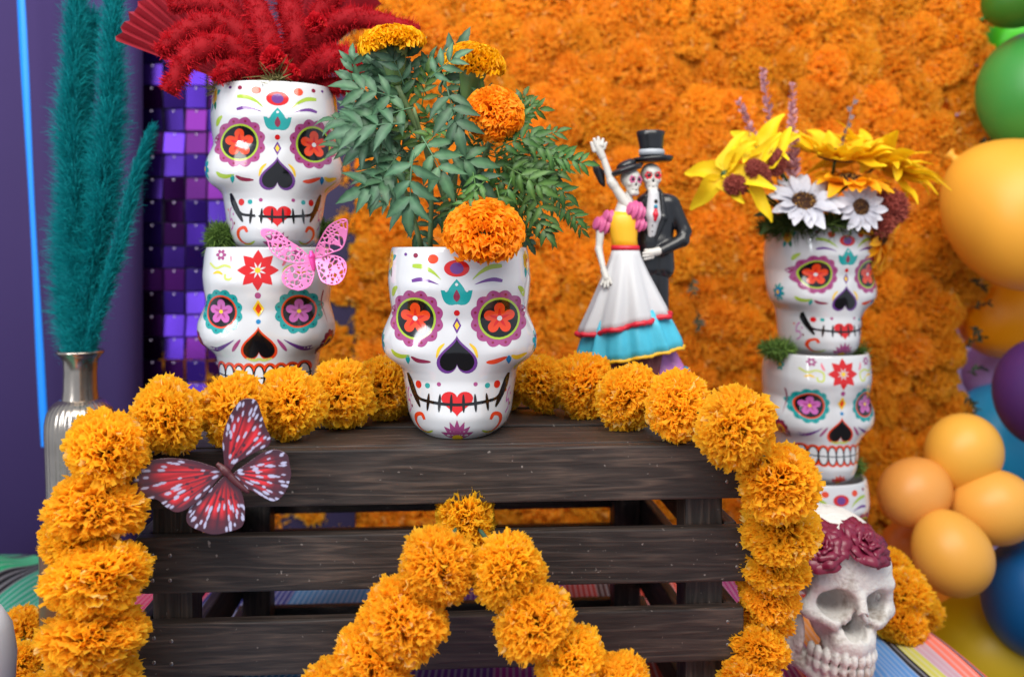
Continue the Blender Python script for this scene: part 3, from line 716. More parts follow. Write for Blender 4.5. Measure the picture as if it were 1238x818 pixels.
# dark greenery poking out of the wall's edge
m_sprig = mat('dark_sprig_leaf', (34, 52, 26), 0.6)
def blade_leaf(l, w, n=6, cup=0.15, droop=0.1):
    V = []; Fc = []
    for i in range(n+1):
        t = i/n; ww = w*math.sin(PI*min(1, t**0.75*0.98+0.01)); z = -droop*l*t*t
        V += [(-ww, l*t, z+cup*ww), (0, l*t, z), (ww, l*t, z+cup*ww)]
        if i: a = i*3; Fc += [(a-3, a-2, a+1, a), (a-2, a-1, a+2, a+1)]
    return V, Fc
def sprig(name, parent, base, dirv, ln, nl, lw, m, leaf=0.012):
    V0 = []; F0 = []
    dv = Vector(dirv).normalized()
    tv, tf = tube_mesh([Vector((0, 0, 0)), dv*ln*.5, dv*ln], [0.0007, .0006, .0003], 5); V0 += tv; F0 += tf
    for i in range(nl):
        t = 0.15+0.85*i/nl; V, Fc = blade_leaf(leaf*random.uniform(.7, 1.1), lw)
        a = random.uniform(0, 6.28); side = dv.orthogonal().normalized(); side.rotate(Matrix.Rotation(a, 3, dv))
        M = frame(side.cross(dv)+Vector((random.uniform(-.3, .3),)*3), dv*ln*t, 1.0, 0, None)
        M = basis(*(lambda yv: (yv.cross(side.cross(dv)).normalized(), yv, side.cross(dv)))((dv*.7+side).normalized()), dv*ln*t)
        b = len(V0); V0 += [M @ Vector(v) for v in V]; F0 += [tuple(q+b for q in f) for f in Fc]
    return link(name, mesh(name, V0, F0), m, parent, loc=base)
for (px, py, dx, dz) in ((1168, 292, .6, .5), (1172, 318, .9, .1), (1171, 338, .8, -.4), (1174, 372, .8, .3), (1172, 395, .7, -.6), (1168, 450, .9, .3), (1166, 478, .6, -.7), (1182, 176, .9, .4), (1184, 182, .8, -.3), (1190, 18, .8, .3), (1158, 500, .8, -.2), (838, 335, -.1, -1), (842, 375, .2, -1), (1166, 420, .7, .6)):
    sprig('green_sprig', fw, P(px, py, DW-0.03)-o0, (dx, -.3, dz), 0.026, 9, .0022, m_sprig, .011)
# loose marigolds
for i, (px, py, d, D, lab) in enumerate(((1062, 700, 62, 1.02, 'small paper marigold touching the temple of the bone-coloured skull'), (1094, 716, 62, 1.03, 'small paper marigold on the blanket between the bone-coloured skull and yellow balloons'))):
    pass
garland('paper_marigolds', 'short string of paper marigolds between bone-coloured skull and yellow balloons', [(1075, 690, 56, 1.04), (1093, 718, 62, 1.0), (1088, 752, 60, .99), (1118, 742, 44, 1.04)], 'garland', squash=.9)
garland('paper_marigolds', 'small string of paper marigolds beside the green end of the blanket', [(30, 762, 58, .86), (24, 803, 60, .80), (40, 845, 60, .78)], 'garland', squash=.9)

# ------------------------------------------------------------------ sequin panel
sq = thing('sequin_panel', 'purple shimmer panel of square mirror sequins behind the left skull stack', 'sequin panel', (xs(225, 1.36), 1.36, -0.3)); o0 = Vector(sq.location)
m_seq = mat('purple_mirror_sequin', (50, 24, 108), 0.24, 0.9, objvar=0.45); m_seq2 = mat('dark_purple_mirror_sequin', (58, 14, 76), 0.22, 0.92, objvar=0.4)
link('backing', box_mesh('backing', 0.42, 0.006, 1.35, 0.001), mat('dark_sequin_net', (30, 18, 60), 0.7), sq, loc=(0.03, 0.012, 0.65))
s0 = S(26.5, 1.36)
me1 = box_mesh('sequin', s0*.90, 0.0006, s0*.97, 0.0002); me1.materials.append(m_seq); me2 = me1.copy(); me2.materials.clear(); me2.materials.append(m_seq2)
V, Fc = lathe_mesh([(0.0001, 0), (.0014, .0001), (.0016, .0008), (.001, .0016), (.0001, .0018)], 10); pin = mesh('pin', V, Fc); pin.materials.append(mat('pin_head', (215, 205, 235), 0.25, 0.6))
for c in range(6):
    for r in range(18):
        p = P(172+26.5*(c-.5), 22+27.5*(r+.5), 1.36)-o0
        o = link('sequin', me1 if random.random() < .62 else me2, None, sq, M=Matrix.Translation(p+Vector((0, -.004, 0))) @ Euler((random.gauss(-.03, .13), random.gauss(0, .02), random.gauss(0, .14))).to_matrix().to_4x4())
        link('pin', pin, None, o, M=Matrix.Translation((0, -.0003, s0*.40)) @ Matrix.Rotation(PI/2, 4, 'X'))

# ------------------------------------------------------------------ balloons
def balloon_mesh(rx, el=1.12):
    prof = []
    for i in range(33):
        a = PI*i/32; z = -math.cos(a); r = math.sin(a)
        if z < 0: r *= (1+0.0*z); z *= el*1.08; r *= 1-0.06*(-z)**2
        else: z *= el*.95
        prof.append((max(r*rx, 1e-5), z*rx))
    zb = prof[0][1]
    prof = [(rx*.085, zb-rx*.13), (rx*.09, zb-rx*.12), (rx*.045, zb-rx*.05), (rx*.06, zb+.0)]+[p for p in prof if p[1] > zb+rx*.012]
    return lathe_mesh(prof, 56)
def bal(px, py, rpx, D, rgb, label, axis=(0, 0, 1), nm=None):
    r = S(rpx, D); V, Fc = balloon_mesh(r)
    m = mat('latex_%d_%d_%d' % rgb, rgb, 0.42, trans=0.15, spec=0.45, var=0.03, vscale=8)
    o = link('balloon', mesh('balloon', V, Fc), m, M=frame(axis, P(px, py, D)))
    return tag(o, label, 'balloon', 'balloons beside the flower wall')
bal(1165, 546, 44, 1.19, (232, 172, 66), 'small mustard balloon, uppermost in the cluster of small balloons', (.35, -.1, .9))
bal(1105, 596, 41, 1.17, (230, 158, 76), 'small peach-mustard balloon nearest the stack of three skull pots', (-.7, -.3, -.4))
bal(1203, 613, 45, 1.16, (232, 168, 72), 'small mustard balloon between the purple and the deep blue balloon', (.8, -.3, .15))
bal(1152, 671, 46, 1.12, (228, 165, 68), 'small mustard balloon, lowest and largest of its cluster', (.3, -.3, -.8))
bal(1094, 657, 27, 1.24, (222, 128, 48), 'small orange balloon half hidden at the back of the small cluster', (-.6, .2, -.6))
bal(1241, 262, 88, 1.26, (236, 170, 58), 'big mustard-orange balloon under the green balloon', (.5, -.2, -.5))
bal(1252, 108, 66, 1.30, (62, 142, 62), 'big mid-green balloon above the mustard-orange balloon', (.1, -.2, .8))
bal(1233, -6, 38, 1.26, (56, 110, 28), 'dark olive-green balloon at the top of the balloon column', (.6, -.2, .4))
bal(1225, 46, 40, 1.44, (80, 215, 40), 'bright lime-green balloon peeping out between the two darker green ones', (.6, -.2, .4))
bal(1222, 372, 58, 1.42, (250, 160, 5), 'vivid orange balloon tucked under the big mustard-orange one', (.6, .2, .4))
bal(1206, 447, 38, 1.50, (190, 150, 205), 'pale lilac balloon between the vivid orange and light blue ones', (.6, .2, .4))
bal(1210, 528, 62, 1.44, (40, 165, 215), 'light blue balloon behind the purple balloon', (.4, .2, .6))
bal(1266, 470, 60, 1.24, (72, 38, 100), 'dark purple balloon beside the light blue one', (.1, -.2, .8))
bal(1258, 718, 66, 1.18, (5, 82, 140), 'deep blue balloon beside the yellow-green balloon', (.1, -.2, .8))
bal(1196, 792, 74, 1.26, (200, 165, 10), 'yellow-green balloon under the small mustard cluster', (.7, -.2, .3))

# ------------------------------------------------------------------ vase and pampas
DV = .95
vz = lambda py: CAMZ-(py-HZ)/F*DV
vase = thing('bottle_vase', 'ribbed silver bottle vase holding teal pampas grass', 'vase', (xs(97, DV), DV, 0.0055))
m_silver = mat('mercury_silver', (168, 158, 148), 0.22, 0.95, var=0.12, vscale=60, bump=0.12, bscale=120)
rp = lambda w: S(w/2, DV)
prof = [(rp(50), 0), (rp(56), .003), (rp(66), .06), (rp(77), vz(560)), (rp(79), vz(530)), (rp(78), vz(515)), (rp(72), vz(502)), (rp(60), vz(494)), (rp(46), vz(489))]
pts = spline([(a, b, 0) for a, b in prof], 50)
rib = lambda a, z: 1+0.022*abs(math.sin(a*17))*min(1, max(0, (z-.005)/.02))-.01
V, Fc = lathe_mesh([(p[0], p[1]) for p in pts], 204, rib); link('body', mesh('body', V, Fc), m_silver, vase)
prof = [(rp(42), vz(490)), (rp(39), vz(478)), (rp(38), vz(455)), (rp(40), vz(442)), (rp(48), vz(436)), (rp(54), vz(433)), (rp(55), vz(431)), (rp(52), vz(429.5)), (rp(46), vz(432)), (rp(36), vz(440)), (rp(34), vz(470))]
V, Fc = lathe_mesh(prof, 48, cap=False); link('neck', mesh('neck', V, Fc), m_silver, vase)
pg = thing('pampas_bunch', 'tall teal dyed pampas grass plumes standing in the silver vase', 'dried grass', (xs(97, DV), DV, vz(455))); o0 = Vector(pg.location)
m_teal = tone_mat('teal_dyed_grass', (0, 122, 134), (12, 172, 176), 0.8, 0.5, 0.05, (60, 200, 196))
def plume(name, parent, o0, path, rfun, n, strand, m, seed, lean=0.55, w=0.0005, rows=4, grav=0.1, stem=None, lump=0.12, wild=0.0):
    r = np.random.default_rng(seed); pts = spline(path, 60)
    u = r.uniform(0.0, 1.0, n); i = u*58; i0 = i.astype(int); f = (i-i0)[:, None]
    base = pts[i0]*(1-f)+pts[i0+1]*f; T = nrm(pts[i0+1]-pts[i0]); a, b = perp(T); th = r.uniform(0, 2*PI, (n, 1)); rad = nrm(a*np.cos(th)+b*np.sin(th)+r.normal(0, wild, (n, 3)))
    R_ = np.array([rfun(x) for x in u])[:, None]*(1+lump*np.sin(u*43+3*np.sin(th[:, 0]*2+seed)+seed)*np.cos(th[:, 0]*3+u*17))[:, None]
    L = strand*r.uniform(.6, 1.25, (n, 1)); d0 = nrm(T*(1-lean)+rad*lean+r.normal(0, .12, (n, 3)))
    ts = np.linspace(0, 1, rows)
    out = np.minimum(1, R_/strand)
    C = np.stack([base+(T*(1-.3*t)+0)*L*t*.8+rad*R_*(t**.7)*r.uniform(.35, 1.0, (n, 1))+r.normal(0, .0012, (n, 3))*t+np.array([0, 0, -1])*grav*L*t*t for t in ts], 1)
    sd = nrm(np.cross(C[:, -1]-C[:, 0], r.normal(0, 1, (n, 3))))
    W = np.outer(w*r.uniform(.6, 1.3, n), np.array([1, 1, .7, .15])[:rows] if rows == 4 else np.linspace(1, .2, rows))
    V, Q = blades(C, np.repeat(sd[:, None], rows, 1), W)
    tn = np.clip(np.repeat(r.uniform(0, .7, n)[:, None], rows, 1)+np.linspace(-.05, .25, rows)[None], 0, 1); tn = np.repeat(tn[:, :, None], 2, 2).ravel()
    o = link(name, mesh(name, V-np.array(o0), Q, smooth=True, tone=tn), m, parent)
    if stem:
        V, Fc = tube_mesh([Vector(p)-Vector(o0) for p in pts[::4]], stem, 6); link('stem', mesh('stem', V, Fc, tone=[.3]*len(V)), m, o)
    return o
bell = lambda a, b: (lambda x: a+(b-a)*math.sin(PI*min(1, x*.8+.12)))
for k, (path, ra, rb, n) in enumerate([
    ([(97, 452, .95), (97, 360, .95), (92, 250, .94), (88, 120, .94), (96, -60, .94)], 12, 34, 13000),
    ([(99, 452, .95), (108, 360, .945), (124, 240, .93), (134, 110, .93), (138, -60, .93)], 12, 32, 13000),
    ([(97, 452, .95), (88, 390, .96), (86, 310, .97), (92, 200, .97), (112, 20, .97)], 12, 36, 11000),
    ([(98, 452, .95), (118, 380, .93), (142, 300, .92), (162, 220, .92), (177, 170, .92)], 3, 16, 3600)]):
    plume('plume', pg, o0, [P(*p) for p in path], bell(S(ra, .95), S(rb, .95)), int(n*1.25), .052, m_teal, 40+k, w=.00034, stem=.0014, lump=.30, grav=.18, wild=.45)

# small things at the left edge
V, Fc = lathe_mesh([(.02, 0), (.023, .002), (.024, .15), (.0245, .1545), (.0235, .156), (.0222, .154), (.021, .14), (.001, .138)], 40)
tag(link('brown_cup', mesh('brown_cup', V, Fc), mat('brown_stoneware', (92, 62, 44), 0.35, var=.1), loc=(xs(84, .82), .82, 0.0065)), 'tall brown cup half hidden behind the garland column', 'cup')
V, Fc = lathe_mesh([(.02, 0), (.022, .002), (.026, .05), (.031, .085), (.032, .105), (.029, .125), (.022, .138), (.001, .142)], 40)
tag(link('white_vessel', mesh('white_vessel', V, Fc), mat('grey_white_ceramic', (200, 200, 206), 0.3), loc=(xs(-38, .70), .70, 0.0045)), 'rounded grey-white ceramic vessel cut off beside small paper marigolds', 'vessel')

# ------------------------------------------------------------------ moss
m_moss = tone_mat('green_moss', (48, 78, 30), (110, 140, 62), 0.9, 0.2, 0.05, (150, 172, 95))
def moss(name, parent, o0, c, rx, ry, rz, n, seed, ln=.007, m=None):
    r = np.random.default_rng(seed); d = nrm(r.normal(0, 1, (n, 3))); p = d*r.uniform(.2, 1, (n, 1))**.5*np.array([rx, ry, rz])+np.array(c)-np.array(o0)
    dd = nrm(d+r.normal(0, .8, (n, 3))); bd = r.normal(0, .4, (n, 3))
    C = np.stack([p+dd*ln*t*r.uniform(.6, 1.3, (n, 1))+bd*ln*t*t for t in (0, .35, .7, 1)], 1)
    sd = nrm(np.cross(dd, r.normal(0, 1, (n, 3)))); W = np.outer(np.full(n, .00045), [1, 1.2, .9, .2])
    V, Q = blades(C, np.repeat(sd[:, None], 4, 1), W); tn = np.repeat(r.uniform(0, 1, n), 8)
    o = link(name, mesh(name, V, Q, tone=tn), m or m_moss, parent); o['kind'] = 'stuff'; return o
def moss_thing(label, px, py, D, rx, rz, n, seed, ry=None):
    c = P(px, py, D); o = moss('moss_tuft', None, c, c, S(rx, D), S(ry or rx, D), S(rz, D), n, seed); o.location = c
    return tag(o, label, 'moss')
moss_thing('tuft of pale green moss wedged between the two left skull pots', 266, 288, .845, 13, 14, 1500, 1)
moss_thing('small moss tuft wedged behind the pink butterfly', 392, 278, .875, 10, 8, 500, 2)
moss_thing('moss tuft lying where the top and middle pots of the tall stack meet', 940, 422, 1.075, 20, 9, 1300, 3)
moss_thing('dark tuft at the far side of the tall stack joint', 1042, 427, 1.09, 6, 6, 250, 5)
moss_thing('moss sprig at the joint of middle and lowest pots of the tall stack', 1036, 566, 1.08, 6, 9, 260, 6)

# ------------------------------------------------------------------ red dried arrangement
DR = .866; zr = ZT+2*SH-.002
ra = thing('dried_flower_arrangement', 'red dyed dried plumes and pleated palm fans in the upper left skull pot', 'dried flowers', (xs(331, DR), DR, zr)); o0 = Vector(ra.location)
m_red = tone_mat('crimson_dyed_plume', (150, 6, 22), (215, 20, 38), 0.8, 0.35, 0.05, (245, 80, 60))
m_fan = mat('red_dyed_palm', (158, 36, 50), 0.5, var=.2, vscale=60, objvar=.08, trans=.15)
def fan(base, r, a0, a1, n, yaw, depth):
    bm_v = []; Fc = []; b = Vector(base)-o0
    e = Vector((math.cos(yaw), math.sin(yaw), 0)); dn = Vector((-math.sin(yaw), math.cos(yaw), 0))
    for i in range(n*2+1):
        a = a0+(a1-a0)*i/(n*2); z = depth if i % 2 else -depth
        rr = r*(1+.02*math.sin(i*2.3))*(1.0 if i % 2 else .985)
        for t in (.04, .5, 1.0):
            bm_v.append(b+(e*math.cos(a)+Vector((0, 0, math.sin(a))))*rr*t+dn*(z*t+.012*t*t))
        if i: k = i*3; Fc += [(k-3, k, k+1, k-2), (k-2, k+1, k+2, k-1)]
    return link('palm_fan', mesh('palm_fan', bm_v, Fc, smooth=False), m_fan, ra)
fan(P(305, 112, .872), S(168, .87), math.radians(160), math.radians(88), 17, .25, .0052)
fan(P(345, 112, .880), S(158, .88), math.radians(92), math.radians(40), 15, -.3, .0052)
tail = lambda a, b: (lambda x: a+(b-a)*math.sin(PI*min(1, .12+x*.80)))
for k, (path, rr, n) in enumerate([
    ([(318, 112, .85), (300, 78, .83), (270, 55, .815), (232, 66, .80), (203, 112, .795)], 17, 6000),
    ([(322, 112, .85), (300, 52, .83), (262, 28, .82), (222, 40, .81), (192, 66, .81)], 15, 5000),
    ([(330, 112, .855), (296, 30, .85), (250, 4, .84), (205, 8, .84)], 14, 4000),
    ([(335, 112, .855), (330, 70, .83), (318, 30, .83), (300, -20, .84)], 17, 5000),
    ([(340, 112, .86), (360, 60, .845), (352, 20, .85), (340, -25, .86)], 18, 5000),
    ([(345, 112, .86), (388, 78, .84), (420, 72, .83), (446, 92, .83)], 18, 5000),
    ([(345, 112, .87), (385, 46, .865), (430, 22, .86), (506, 38, .85)], 16, 5000),
    ([(345, 112, .87), (380, 30, .87), (400, 0, .87), (420, -30, .87)], 14, 4000),
    ([(325, 112, .85), (302, 90, .825), (278, 82, .81), (262, 96, .80)], 12, 3000),
    ([(352, 112, .86), (400, 104, .85), (432, 104, .85)], 13, 2600)]):
    plume('plume', ra, o0, [P(*p) for p in path], tail(S(rr*.7, .85), S(rr*1.12, .85)), int(n*1.7), .0040, m_red, 70+k, lean=.9, w=.0007, rows=3, grav=0, lump=.34)
    V, Fc = tube_mesh([Vector(p)-o0 for p in spline([P(*p) for p in path], 24)], [S(rr, .85)*.80*(1 if i > 3 else .4)*(1-.5*max(0, (i-16)/8)) for i in range(24)], 10)
    link('plume_core', mesh('plume_core', V, Fc, tone=[.1]*len(V)), m_red, ra)
me = pom_mesh('strawflower', 5, 120, w=.5, crump=.03); me.materials.append(m_red)
for (px, py, d, D) in ((331, 72, 32, .815), (382, 28, 26, .83), (352, 88, 22, .82)): link('strawflower', me, None, ra, M=frame((0, -1, .2), P(px, py, D)-o0, S(d/2, D)))
m_dry = tone_mat('dry_green_moss', (90, 88, 50), (150, 142, 92), .9, .2, .05)
moss('dry_moss', ra, o0, P(278, 105, .84), .014, .012, .006, 420, 31, .010, m_dry); moss('dry_moss', ra, o0, P(335, 98, .82), .008, .008, .007, 160, 32, .012, m_dry)

# ------------------------------------------------------------------ marigold plant
DP = .755
mp = thing('marigold_plant', 'leafy green marigold plant with ruffled orange and golden blossoms in the front skull pot', 'plant', (xs(556, DP), DP, ZT+SH-.03)); o0 = Vector(mp.location)
def leaf_mat(name, c, c2):
    m = tone_mat(name, c, c2, 0.40, .18, .26, None, .015); return m
m_l1 = leaf_mat('blue_green_leaf', (30, 62, 42), (84, 122, 90)); m_l2 = leaf_mat('fresh_green_leaf', (34, 66, 26), (84, 122, 58)); m_stem = mat('marigold_stem', (88, 110, 66), .5)
link('soil', mesh('soil', *lathe_mesh([(.052, 0), (.03, .006), (.001, .008)], 24)), mat('potting_soil', (50, 38, 30), .95, var=.3, vscale=150, bump=1, bscale=200), mp, loc=(0, 0, 0.0))
def leaf_mesh(name, pairs, l, ll, lw, seed, serr=0.1):
    r = random.Random(seed); V0 = []; F0 = []; T0 = []
    rach = lambda t: Vector((0, l*t, l*(.10*math.sin(PI*t*.6)-.18*t*t)))
    tv, tf = tube_mesh([rach(i/10) for i in range(11)], [.0011*(1-.6*i/10) for i in range(11)], 5); V0 += tv; F0 += tf; T0 += [.75]*len(tv)
    spec = []
    for i in range(pairs):
        t = .26+.66*i/max(1, pairs-1); sz = 1.0-.25*abs(t-.55)
        for s in (1, -1): spec.append((t+r.uniform(-.02, .02), s*math.radians(r.uniform(42, 66)*(1-.35*t)+8), sz*r.uniform(.85, 1.1)))
    spec.append((1.0, r.uniform(-.1, .1), 1.05))
    for (t, a, sz) in spec:
        L_ = ll*sz; w_ = lw*sz; n = 9; M = Matrix.Translation(rach(t)) @ Matrix.Rotation(-a, 4, 'Z') @ Matrix.Rotation(r.uniform(-.35, .2), 4, 'X') @ Matrix.Rotation(r.uniform(-.3, .3), 4, 'Y')
        b = len(V0)
        for i in range(n+1):
            u = i/n; ww = w_*(math.sin(PI*u**.8)**.9)*(1+(serr if i % 2 else -serr)) if 0 < i < n else 0.0002; z = L_*(.08*math.sin(PI*u)-.22*u*u)
            for q in (-1, 0, 1): V0.append(M @ Vector((q*ww, L_*u, z+abs(q)*ww*.32))); T0.append(r.uniform(0, .22)+(.78 if q == 0 else .12)+.12*math.sin(i*PI))
            if i: k = b+i*3; F0 += [(k-3, k-2, k+1, k), (k-2, k-1, k+2, k+1)]
    return mesh(name, V0, F0, tone=np.clip(T0, 0, 1))
LB = []; LF = []; LG = []
for i in range(4):
    me = leaf_mesh('leaf', 3, .044, .036, .0062, 300+i, .07); me.materials.append(m_l1); LB.append(me)
    me = leaf_mesh('leaf', 5, .056, .021, .0034, 320+i); me.materials.append(m_l2); LF.append(me)
    me = leaf_mesh('leaf', 4, .048, .026, .0046, 340+i); me.materials.append(m_l2 if i % 2 else m_l1); LG.append(me)
def put_leaf(px, py, D, ang, sc, kind, face=None):
    px = px-32*max(0, min(1, (px-600)/60))+38*max(0, min(1, (500-px)/60))
    if py < 115 and kind is not LB: return
    a = math.radians(ang); d = Vector((math.cos(a), random.uniform(-.35, .1), math.sin(a))).normalized()
    nf = Vector(face) if face else Vector((random.uniform(-.4, .4), -1, random.uniform(.1, .7)))
    x = d.cross(nf).normalized(); z = x.cross(d); sc *= (.68 if kind is LB else .66)
    link('leaf', kind[random.randrange(4)], None, mp, M=basis(x*sc, d*sc, z*sc, P(px, py, D)-o0))
main = [(510, 165, .70, -60, 1.0, LB), (500, 185, .69, -95, 1.15, LB), (498, 130, .71, 200, 1.0, LB), (540, 105, .70, -75, 1.0, LB), (520, 185, .70, -10, .95, LB), (468, 150, .70, 185, 1.1, LB), (450, 120, .71, 165, .95, LB), (440, 150, .71, 215, .95, LB), (455, 185, .71, 240, .95, LB), (430, 140, .72, 190, .9, LB),
        (470, 105, .72, 110, .75, LB), (520, 95, .71, 40, .7, LB), (545, 190, .71, -40, .9, LB), (470, 210, .71, 200, 1.0, LB), (425, 175, .73, 255, .85, LB), (415, 120, .73, 140, .7, LB), (530, 160, .71, 15, .9, LG), (590, 190, .72, -60, .95, LG), (600, 180, .71, 20, .9, LG), (560, 215, .72, -110, .9, LG), (620, 200, .72, -30, 1.0, LG), (600, 225, .70, -75, .9, LF), (640, 190, .73, -70, 1.0, LF),
        (650, 170, .74, -15, 1.1, LF), (660, 200, .73, -30, 1.1, LF), (668, 215, .72, -65, 1.15, LF), (640, 215, .71, -110, 1.0, LF), (655, 180, .74, 25, .9, LF), (640, 165, .74, 60, .8, LF), (680, 190, .74, -5, 1.0, LF), (650, 235, .72, -50, 1.0, LF), (570, 200, .70, -80, .9, LF), (590, 215, .70, -130, .9, LF), (610, 160, .74, 50, .7, LF), (690, 230, .74, -40, .9, LF), (560, 170, .72, 170, .8, LG), (510, 130, .73, 80, .8, LG)]
for a in main: put_leaf(*a)
for i in range(84):
    if i % 2: px, py = random.gauss(485, 42), random.gauss(165, 40)
    else: px, py = random.gauss(610, 46), random.gauss(195, 28)
    ang = math.degrees(math.atan2(200-py, px-545))+random.uniform(-60, 60)
    put_leaf(px, max(105, min(265, py)), random.uniform(.73, .80), ang, random.uniform(.6, .95), (LG, LB)[random.random() < .6] if px < 560 else (LF, LG)[random.random() < .3])
m_bo = tone_mat('orange_marigold_petal', (250, 138, 8), (255, 168, 24), .6, .5, .0, (255, 196, 60)); m_by = tone_mat('golden_marigold_petal', (226, 140, 2), (252, 192, 12), .6, .42, .0, (255, 216, 50))
def blossom_mesh(seed, m, n=330, lo=-.25, flat=.75):
    r = np.random.default_rng(seed); d = sphere_dirs(int(n*1.7), r); d = d[d[:, 2] > lo]; n = len(d); a, b = perp(d); th = r.uniform(-.7, .7, (n, 1)); s = a*np.cos(th)+b*np.sin(th); nn = np.cross(d, s)
    L = (.86+.16*r.random((n, 1)))*np.array([1, 1, flat]); ts = np.array([.3, .7, .92, 1.0]); q = np.linspace(-1, 1, 7)
    C = np.stack([d*L*t+nn*(.05*t*t)*r.choice([-1, 1], (n, 1)) for t in ts], 1); W = np.stack([np.full(n, .03), np.full(n, .13), r.uniform(.15, .20, n), r.uniform(.15, .22, n)], 1)
    ph = r.uniform(0, 6.28, (n, 1)); wv = np.sin(q[None]*PI*2.2+ph)
    off = (nn[:, None, None]*(np.array([0, .3, .8, 1.5])[None, :, None]*.075*wv[:, None, :])[..., None])+d[:, None, None]*(np.array([0, 0, .2, 1])[None, :, None]*(-.045*(q**4)[None, None]+r.uniform(-.015, .015, (n, 1, 7))))[..., None]
    V, Q = blades(C, np.repeat(s[:, None], 4, 1), W, q, off)
    tn = np.clip(np.array([0, .25, .5, .72])[None, :, None]+r.uniform(-.05, .22, (n, 1, 1))+np.zeros((n, 4, 7)), 0, 1)
    me = mesh('blossom', V, Q, tone=tn.ravel()); me.materials.append(m); return me
m_cal = mat('calyx_green', (92, 122, 66), .5, var=.12, vscale=120)
def blossom(px, py, d, D, m, axis, seed, flat=.75, lo=-.25):
    r = S(d/2, D); c = P(px, py, D)-o0; ax = Vector(axis).normalized()
    o = link('blossom', blossom_mesh(seed, m, 300, lo, flat), None, mp, M=frame(ax, c, r))
    V, Fc = lathe_mesh([(.08, -1.15), (.14, -1.1), (.26, -.8), (.36, -.35), (.42, -.1), (.3, -.02)], 20, lambda a, z: 1+.05*math.cos(a*8)); V = [Vector(v)*r for v in V]
    link('calyx', mesh('calyx', [Vector(v)/r for v in V], Fc), m_cal, o)
    root = Vector((random.uniform(-.012, .012), random.uniform(-.01, .01), .004)); e = c-ax*r*1.1
    pts = spline([root, root.lerp(e, .5)+Vector((random.uniform(-.008, .008), .01, .004)), e], 14)
    V, Fc = tube_mesh([Vector(p) for p in pts], [.0024]*14, 8); link('stem', mesh('stem', V, Fc), m_stem, mp)
blossom(474, 55, 84, .725, m_by, (-.10, -.18, 1), 401, .62, -.1)
blossom(573, 80, 80, .735, m_by, (.22, -.28, 1), 402, .72, -.1)
blossom(597, 139, 76, .715, m_bo, (.1, -.85, .45), 403, .8)
blossom(585, 282, 100, .690, m_bo, (.0, -.7, .75), 404, .75, -.2)
for (a, b_) in (((520, 300, .75), (500, 130, .72)), ((560, 300, .76), (640, 190, .75)), ((545, 300, .75), (560, 180, .73)), ((510, 300, .75), (440, 150, .73)), ((575, 300, .76), (610, 215, .73))):
    A, B = P(*a)-o0, P(*b_)-o0; pts = spline([A, A.lerp(B, .5)+Vector((.006, .004, .004)), B], 12); V, Fc = tube_mesh([Vector(p) for p in pts], [.0022-.0008*i/11 for i in range(12)], 7); link('stem', mesh('stem', V, Fc), m_stem, mp)

# ------------------------------------------------------------------ silk bouquet in the tall stack
DB = 1.09
bq = thing('silk_bouquet', 'silk bouquet of white daisies, sunflowers and yellow lilies atop the tall stack', 'bouquet', (xs(988, 1.1), 1.1, .007+3*SH-.02)); o0 = Vector(bq.location)
m_white = tone_mat('white_silk_petal', (176, 176, 190), (214, 214, 222), .6, .25, .03); m_yel = tone_mat('yellow_silk_petal', (224, 160, 8), (250, 214, 24), .6, .3, .04); m_lil = tone_mat('lemon_silk_petal', (226, 186, 8), (252, 226, 40), .6, .3, .04)
m_oyel = tone_mat('orange_yellow_silk_petal', (232, 120, 14), (250, 190, 20), .6, .3, .05)
m_disc = mat('brown_flower_disc', (64, 36, 20), .9, var=.3, vscale=300); m_disc2 = mat('gold_stamen', (190, 140, 60), .8); m_bst = mat('bouquet_stem', (52, 80, 34), .6)
def petal_mesh(l, w, m, tip=.7, cup=.25, bend=-.15, seed=0, n=8, fold=0.0):
    r = random.Random(seed); V = []; Fc = []; T = []
    for i in range(n+1):
        u = i/n; ww = w*(math.sin(PI*min(.985, u**tip))**.75)+.0003; z = l*(bend*u*u+.04*math.sin(u*7+seed))
        for q in (-1, -.5, 0, .5, 1):
            V.append((q*ww+ww*.10*math.sin(u*9+seed), l*u, z+cup*ww*q*q+fold*abs(q)*ww+ww*.22*q*math.sin(u*8+seed*1.7+q))); T.append(min(1, max(0, .25+.6*u+r.uniform(-.1, .1)-(.18 if q == 0 else 0))))
        if i:
            k = i*5
            for j in range(4): Fc.append((k-5+j, k-4+j, k+j+1, k+j))
    me = mesh('petal', V, Fc, tone=T); me.materials.append(m); return me
def disc_mesh(r, n, seed, stam=.0):
    R = np.random.default_rng(seed); i = np.arange(n)+.5; rr = r*np.sqrt(i/n); th = PI*(1+5**.5)*i
    c = np.stack([rr*np.cos(th), rr*np.sin(th), .28*r*(1-(rr/r)**2)+R.uniform(0, .1, n)*r], -1)
    C = np.stack([c, c+np.array([0, 0, .16*r])+R.normal(0, .03*r, (n, 3))], 1); s = nrm(R.normal(0, 1, (n, 3))*np.array([1, 1, 0]))
    V, Q = blades(C, np.repeat(s[:, None], 2, 1), np.full((n, 2), r*.05)); bV, bF = lathe_mesh([(r, -.1*r), (r*.95, .05*r), (r*.6, .2*r), (r*.2, .28*r), (.0001, .3*r)], 24)
    k = len(V); V = np.vstack([V, np.array(bV)]); mi = [1 if R.random() < .35 else 0 for _ in range(len(Q))]+[0]*len(bF)
    me = mesh('disc', V, [tuple(q) for q in Q]+[tuple(x+k for x in f) for f in bF], smooth=False, mi=mi); me.materials.append(m_disc); me.materials.append(m_disc2); return me
